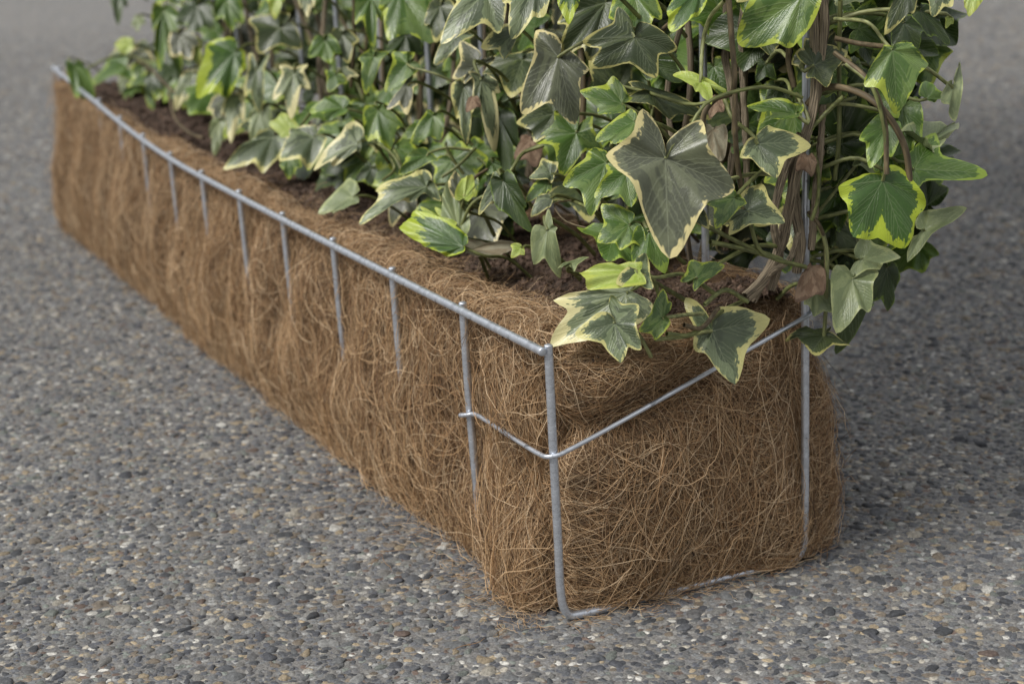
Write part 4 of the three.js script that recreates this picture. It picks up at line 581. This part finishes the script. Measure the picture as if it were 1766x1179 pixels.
const barkMat = new THREE.MeshStandardMaterial({ map: barkMap, bumpMap: barkMap, bumpScale: 0.0012, roughness: 0.9 });
const plants = [
  ['ivy_plant', 'ivy with thick furrowed woody stems twisting up the corner rod', [-0.02, 0.142, -0.13]],
  ['ivy_plant', 'ivy bearing the largest grey leaf with a broad cream border', [-0.13, 0.142, -0.1]],
  ['ivy_plant', 'low ivy with a glossy lime-edged leaf lying on the coir rim', [-0.33, 0.142, -0.1]],
  ['ivy_plant', 'ivy trailing one leaf onto the raised end of the top rail', [-0.8, 0.142, -0.1]],
].map(([n, l, p]) => { const g = thing(n, l, 'ivy', p, { group: 'ivy plants in the planter' }); g.updateMatrixWorld(); return g; });
const LR = rng(404), T1 = V(0, 0, 0), T2 = V(0, 0, 0), T3 = V(0, 0, 0);
function placeLeaf(row, parent, name = 'leaf') {
  const [, style, J, e1, n, lobes, o] = row, off = parent ? parent.position : V(0, 0, 0);
  T1.set(...e1); T3.set(...n).normalize(); T2.crossVectors(T3, T1).normalize(); T1.crossVectors(T2, T3).normalize();
  const leaf = mesh(name, leafGeo(lobes.map((q) => [q[0], q[1] / 1000]), o, LR), leafMat(style, Math.floor(LR() * (style === 'G' || style === 'L' ? 3 : 2))), parent ?? scene);
  const B = new THREE.Matrix4().makeBasis(T1, T2, T3); leaf.quaternion.setFromRotationMatrix(B); leaf.position.set(J[0] - off.x, J[1] - off.y, J[2] - off.z);
  if (name !== 'leaf') return leaf;
  const q = leaf.quaternion.clone().invert(), L = lobes[0][1] / 1000, Jv = V(...J); let pts;
  if (o.p) pts = [Jv, ...o.p.map((p) => V(...p))]; else {
    const d = LR(), end = Jv.clone().addScaledVector(T1, -0.4 * L).add(V(-0.012 - 0.012 * d, -0.02 - 0.02 * LR(), -0.022 - 0.03 * LR())); if (row[0] === 0) end.set(lerp(Jv.x, -0.004, 0.8), Jv.y + 0.012 * (LR() - 0.3), lerp(Jv.z, -0.15, 0.85)); if (end.y < 0.14) end.y = 0.14;
    pts = [Jv, Jv.clone().addScaledVector(T1, -0.28 * L).addScaledVector(T3, -0.1 * L), Jv.clone().lerp(end, 0.6).add(V(0, 0.006, 0)), end];
  }
  mesh('petiole', tube(pts.map((p) => p.clone().sub(Jv).applyQuaternion(q)), 0.00085 + 0.00025 * LR(), 6, 14, 1.2), LR() < 0.35 ? petiolePale : petioleMat, leaf);
  return leaf;
}
for (const row of LEAF_TABLE) placeLeaf(row, plants[row[0]]);
const deadLabels = ['crisp brown lobed leaf lying on the soil behind the drooping grey leaf', 'small curled reddish brown leaf caught on a cream-margined hanging leaf', 'large dry brown leaf wedged at the top of the corner rod', 'brown withered leaf scrap stuck among the woody stems', 'grey-tan shrivelled leaf curled on the soil beside the lime-edged leaf', 'brown dead leaf scrap at the foot of the second tall rod', 'dusty grey-brown dead leaf hanging behind the largest ivy leaf'];
DEAD_TABLE.forEach((row, i) => { const o = placeLeaf(row, null, numbered('dead_leaf')); o.userData = { label: deadLabels[i], category: 'dead leaf', group: 'dead leaves among the ivy' }; });
for (const [p, m, r, pts] of STEM_TABLE) {
  const off = plants[p].position, P = pts.map((q) => V(q[0] - off.x, q[1] - off.y, q[2] - off.z));
  if (m < 2) { mesh('stem', tube(P, r / 1000, 8, 40), m ? vineMat : petioleMat, plants[p]); continue; }
  const g = tube(P, r / 1000 * 0.82, 18, 90), A = g.attributes.position, Nn = g.attributes.normal, uv = g.attributes.uv; // furrowed bark
  for (let i = 0; i < A.count; i++) { const a = uv.getY(i) * 6.283 + uv.getX(i) * 3, c = Math.cos(a) * 2.2, s = Math.sin(a) * 2.2, k = (r / 1000) * (0.24 * noise(c * 1.6, s * 1.6, uv.getX(i) * 5 + r * 9) + 0.2 * noise(c * 3.4, s * 3.4, uv.getX(i) * 9) + 0.12 * noise(uv.getX(i) * 40, a, 3)); A.setXYZ(i, A.getX(i) + Nn.getX(i) * k, A.getY(i) + Nn.getY(i) * k, A.getZ(i) + Nn.getZ(i) * k); }
  g.computeVertexNormals(); for (let i = 0; i < uv.count; i++) uv.setX(i, uv.getX(i) * 4); mesh('woody_stem', g, barkMat, plants[p]);
}
// the leaves deeper in the screen, each one its own
const generic = []; { const R = rng(88); for (let k = 0; k < 14; k++) { const j = () => 1 + (R() - 0.5) * 0.3, a = 52 + 16 * R(), b = 112 + 26 * R(); generic.push(leafGeo(k % 4 === 3 ? [[0, 1], [Math.round(a + 10), 0.6 * j()], [-Math.round(a + 10), 0.6 * j()]] : [[0, 1], [Math.round(a), 0.72 * j()], [-Math.round(a), 0.72 * j()], [Math.round(b), 0.5 * j()], [-Math.round(b), 0.5 * j()]], { s: 0.72 + 0.25 * R(), curl: 0.3 + 0.9 * R() }, R)); } }
const genericPetiole = [0, 1, 2].map((k) => tube([V(0, 0, 0), V(-0.35, 0.05 * (k - 1), -0.12), V(-0.8, 0.2 * (k - 1), -0.5), V(-1.1, 0.25 * (k - 1), -1.0)], 0.026, 5, 8, 1.2));
function randomFrame(R, q, low) { const n = low ? V(0.1 + 0.7 * R(), 0.55 + 0.5 * R(), 0.1 + 0.6 * R()).normalize() : V((R() - 0.3) * 1.5, -0.1 + 1.4 * R(), 0.2 + 0.9 * R()).normalize(), d = low ? V((R() - 0.35) * 1.6, -0.4 * R(), (R() - 0.2) * 1.4) : V((R() - 0.5) * 2.2, -0.9 + 1.2 * R(), (R() - 0.4) * 1.4); d.addScaledVector(n, -d.dot(n)).normalize(); return q.setFromRotationMatrix(new THREE.Matrix4().makeBasis(d, V(0, 0, 0).crossVectors(n, d), n)); }
{
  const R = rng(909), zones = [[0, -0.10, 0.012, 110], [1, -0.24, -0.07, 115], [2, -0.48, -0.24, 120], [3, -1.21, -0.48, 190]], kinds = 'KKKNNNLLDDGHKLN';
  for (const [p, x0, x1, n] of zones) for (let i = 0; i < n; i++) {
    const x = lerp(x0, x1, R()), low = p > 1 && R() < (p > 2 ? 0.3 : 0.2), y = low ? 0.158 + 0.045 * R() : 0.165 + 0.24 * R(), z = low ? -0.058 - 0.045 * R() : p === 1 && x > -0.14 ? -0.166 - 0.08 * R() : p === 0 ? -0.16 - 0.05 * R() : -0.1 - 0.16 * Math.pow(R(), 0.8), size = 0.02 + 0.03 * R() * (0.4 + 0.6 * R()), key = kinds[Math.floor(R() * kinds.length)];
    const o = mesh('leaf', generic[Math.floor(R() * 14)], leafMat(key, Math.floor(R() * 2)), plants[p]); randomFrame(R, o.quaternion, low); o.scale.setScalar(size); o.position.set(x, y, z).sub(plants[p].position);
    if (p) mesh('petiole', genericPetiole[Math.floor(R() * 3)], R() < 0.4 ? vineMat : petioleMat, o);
  }
  for (const [p, x0, x1, n] of [[1, -0.22, -0.07, 5], [2, -0.46, -0.24, 6], [3, -1.2, -0.48, 16]]) for (let i = 0; i < n; i++) { // climbing stems
    const x = lerp(x0, x1, (i + R()) / n), z = -0.13 - 0.05 * R(), off = plants[p].position, pts = []; for (let k = 0; k < 7; k++) pts.push(V(x + 0.03 * noise(k * 0.9, i * 3.3, p) - off.x, 0.138 + 0.06 * k - off.y, z + 0.02 * noise(k * 0.8, i * 5.1, p + 3) - off.z)); mesh('stem', tube(pts, 0.0012 + 0.0012 * R(), 7, 24), R() < 0.6 ? vineMat : barkMat, plants[p]);
  }
}
{ // the tall screen of ivy behind and above: it shades the planter's back and the ground beyond
  const R = rng(1234), hedge = thing('ivy_foliage', 'dense mass of ivy foliage covering the wire trellis behind the front leaves', 'ivy', [-0.6, 0.14, -0.15], { kind: 'stuff' }), M4 = new THREE.Matrix4(), Q = new THREE.Quaternion();
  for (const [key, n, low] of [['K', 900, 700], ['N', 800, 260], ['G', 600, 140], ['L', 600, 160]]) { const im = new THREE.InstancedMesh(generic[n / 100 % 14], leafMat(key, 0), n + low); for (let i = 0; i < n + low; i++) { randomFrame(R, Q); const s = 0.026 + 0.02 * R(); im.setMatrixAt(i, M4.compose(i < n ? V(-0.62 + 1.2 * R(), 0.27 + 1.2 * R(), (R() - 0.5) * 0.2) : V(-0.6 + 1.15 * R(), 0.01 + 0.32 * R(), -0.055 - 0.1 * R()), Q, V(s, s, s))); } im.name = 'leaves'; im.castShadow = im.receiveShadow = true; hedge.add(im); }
}
// ---------------------------------------------------------------- small things
{
  const twig = mesh('dry_stalk', tube([[0.0075, 0.0045, -0.046], [0.010, 0.010, -0.052], [0.0095, 0.020, -0.061], [0.0085, 0.0335, -0.0745]], 0.00085, 7, 24, 0.55), new THREE.MeshStandardMaterial({ color: new THREE.Color(.27, .21, .15), roughness: 0.9, map: barkMap }), scene);
  twig.userData = { label: 'thin dry stalk leaning on the coir end above the bottom rod', category: 'stalk' };
  const R = rng(66), loose = (pts, lab) => { const k = new Fibres(); k.add(new THREE.CatmullRomCurve3(pts.map((p) => V(...p))).getPoints(24), 0.00022, [.33, .19, .09]); const o = mesh(numbered('coir_strand'), k.geo(), fibreMat, scene); o.userData = { label: lab, category: 'fibre', group: 'loose fibres on the pavement' }; };
  const lab = 'stray coconut fibre lying on the pavement beside the liner';
  { // short shed fibres and crumbs round the foot of the liner
    const k = new Fibres(); for (let i = 0; i < 340; i++) { const front = R() < 0.7, x = front ? -0.7 * R() * R() : 0.004 + 0.02 * R() * R(), z = front ? 0.012 + 0.028 * R() * R() : -0.15 * R(), pts = []; let a = R() * 6.28, px = x, pz = z; for (let q = 0; q < 6; q++) { pts.push(V(px, 0.0014 + 0.0012 * R(), pz)); a += (R() - 0.5) * 1.1; px += Math.cos(a) * 0.0026; pz += Math.sin(a) * 0.0026; } k.add(pts, 0.0001 + 0.0001 * R(), shade(R)); }
    const o = mesh('fibre_litter', k.geo(), fibreMat, scene); o.userData = { kind: 'stuff', label: 'short shed coir fibres scattered along the foot of the liner', category: 'fibre litter' };
  }
  for (let i = 0; i < 9; i++) { const x = 0.01 - 0.3 * R(), z = 0.022 + 0.03 * R(), a = R() * 6.28, pts = []; let px = x, pz = z, b = a; for (let k = 0; k < 5; k++) { pts.push([px, 0.0016 + 0.001 * R(), pz]); b += (R() - 0.5) * 0.9; px += Math.cos(b) * 0.006; pz += Math.abs(Math.sin(b)) * 0.005; } loose(pts, lab); }
}
renderer.render(scene, camera);
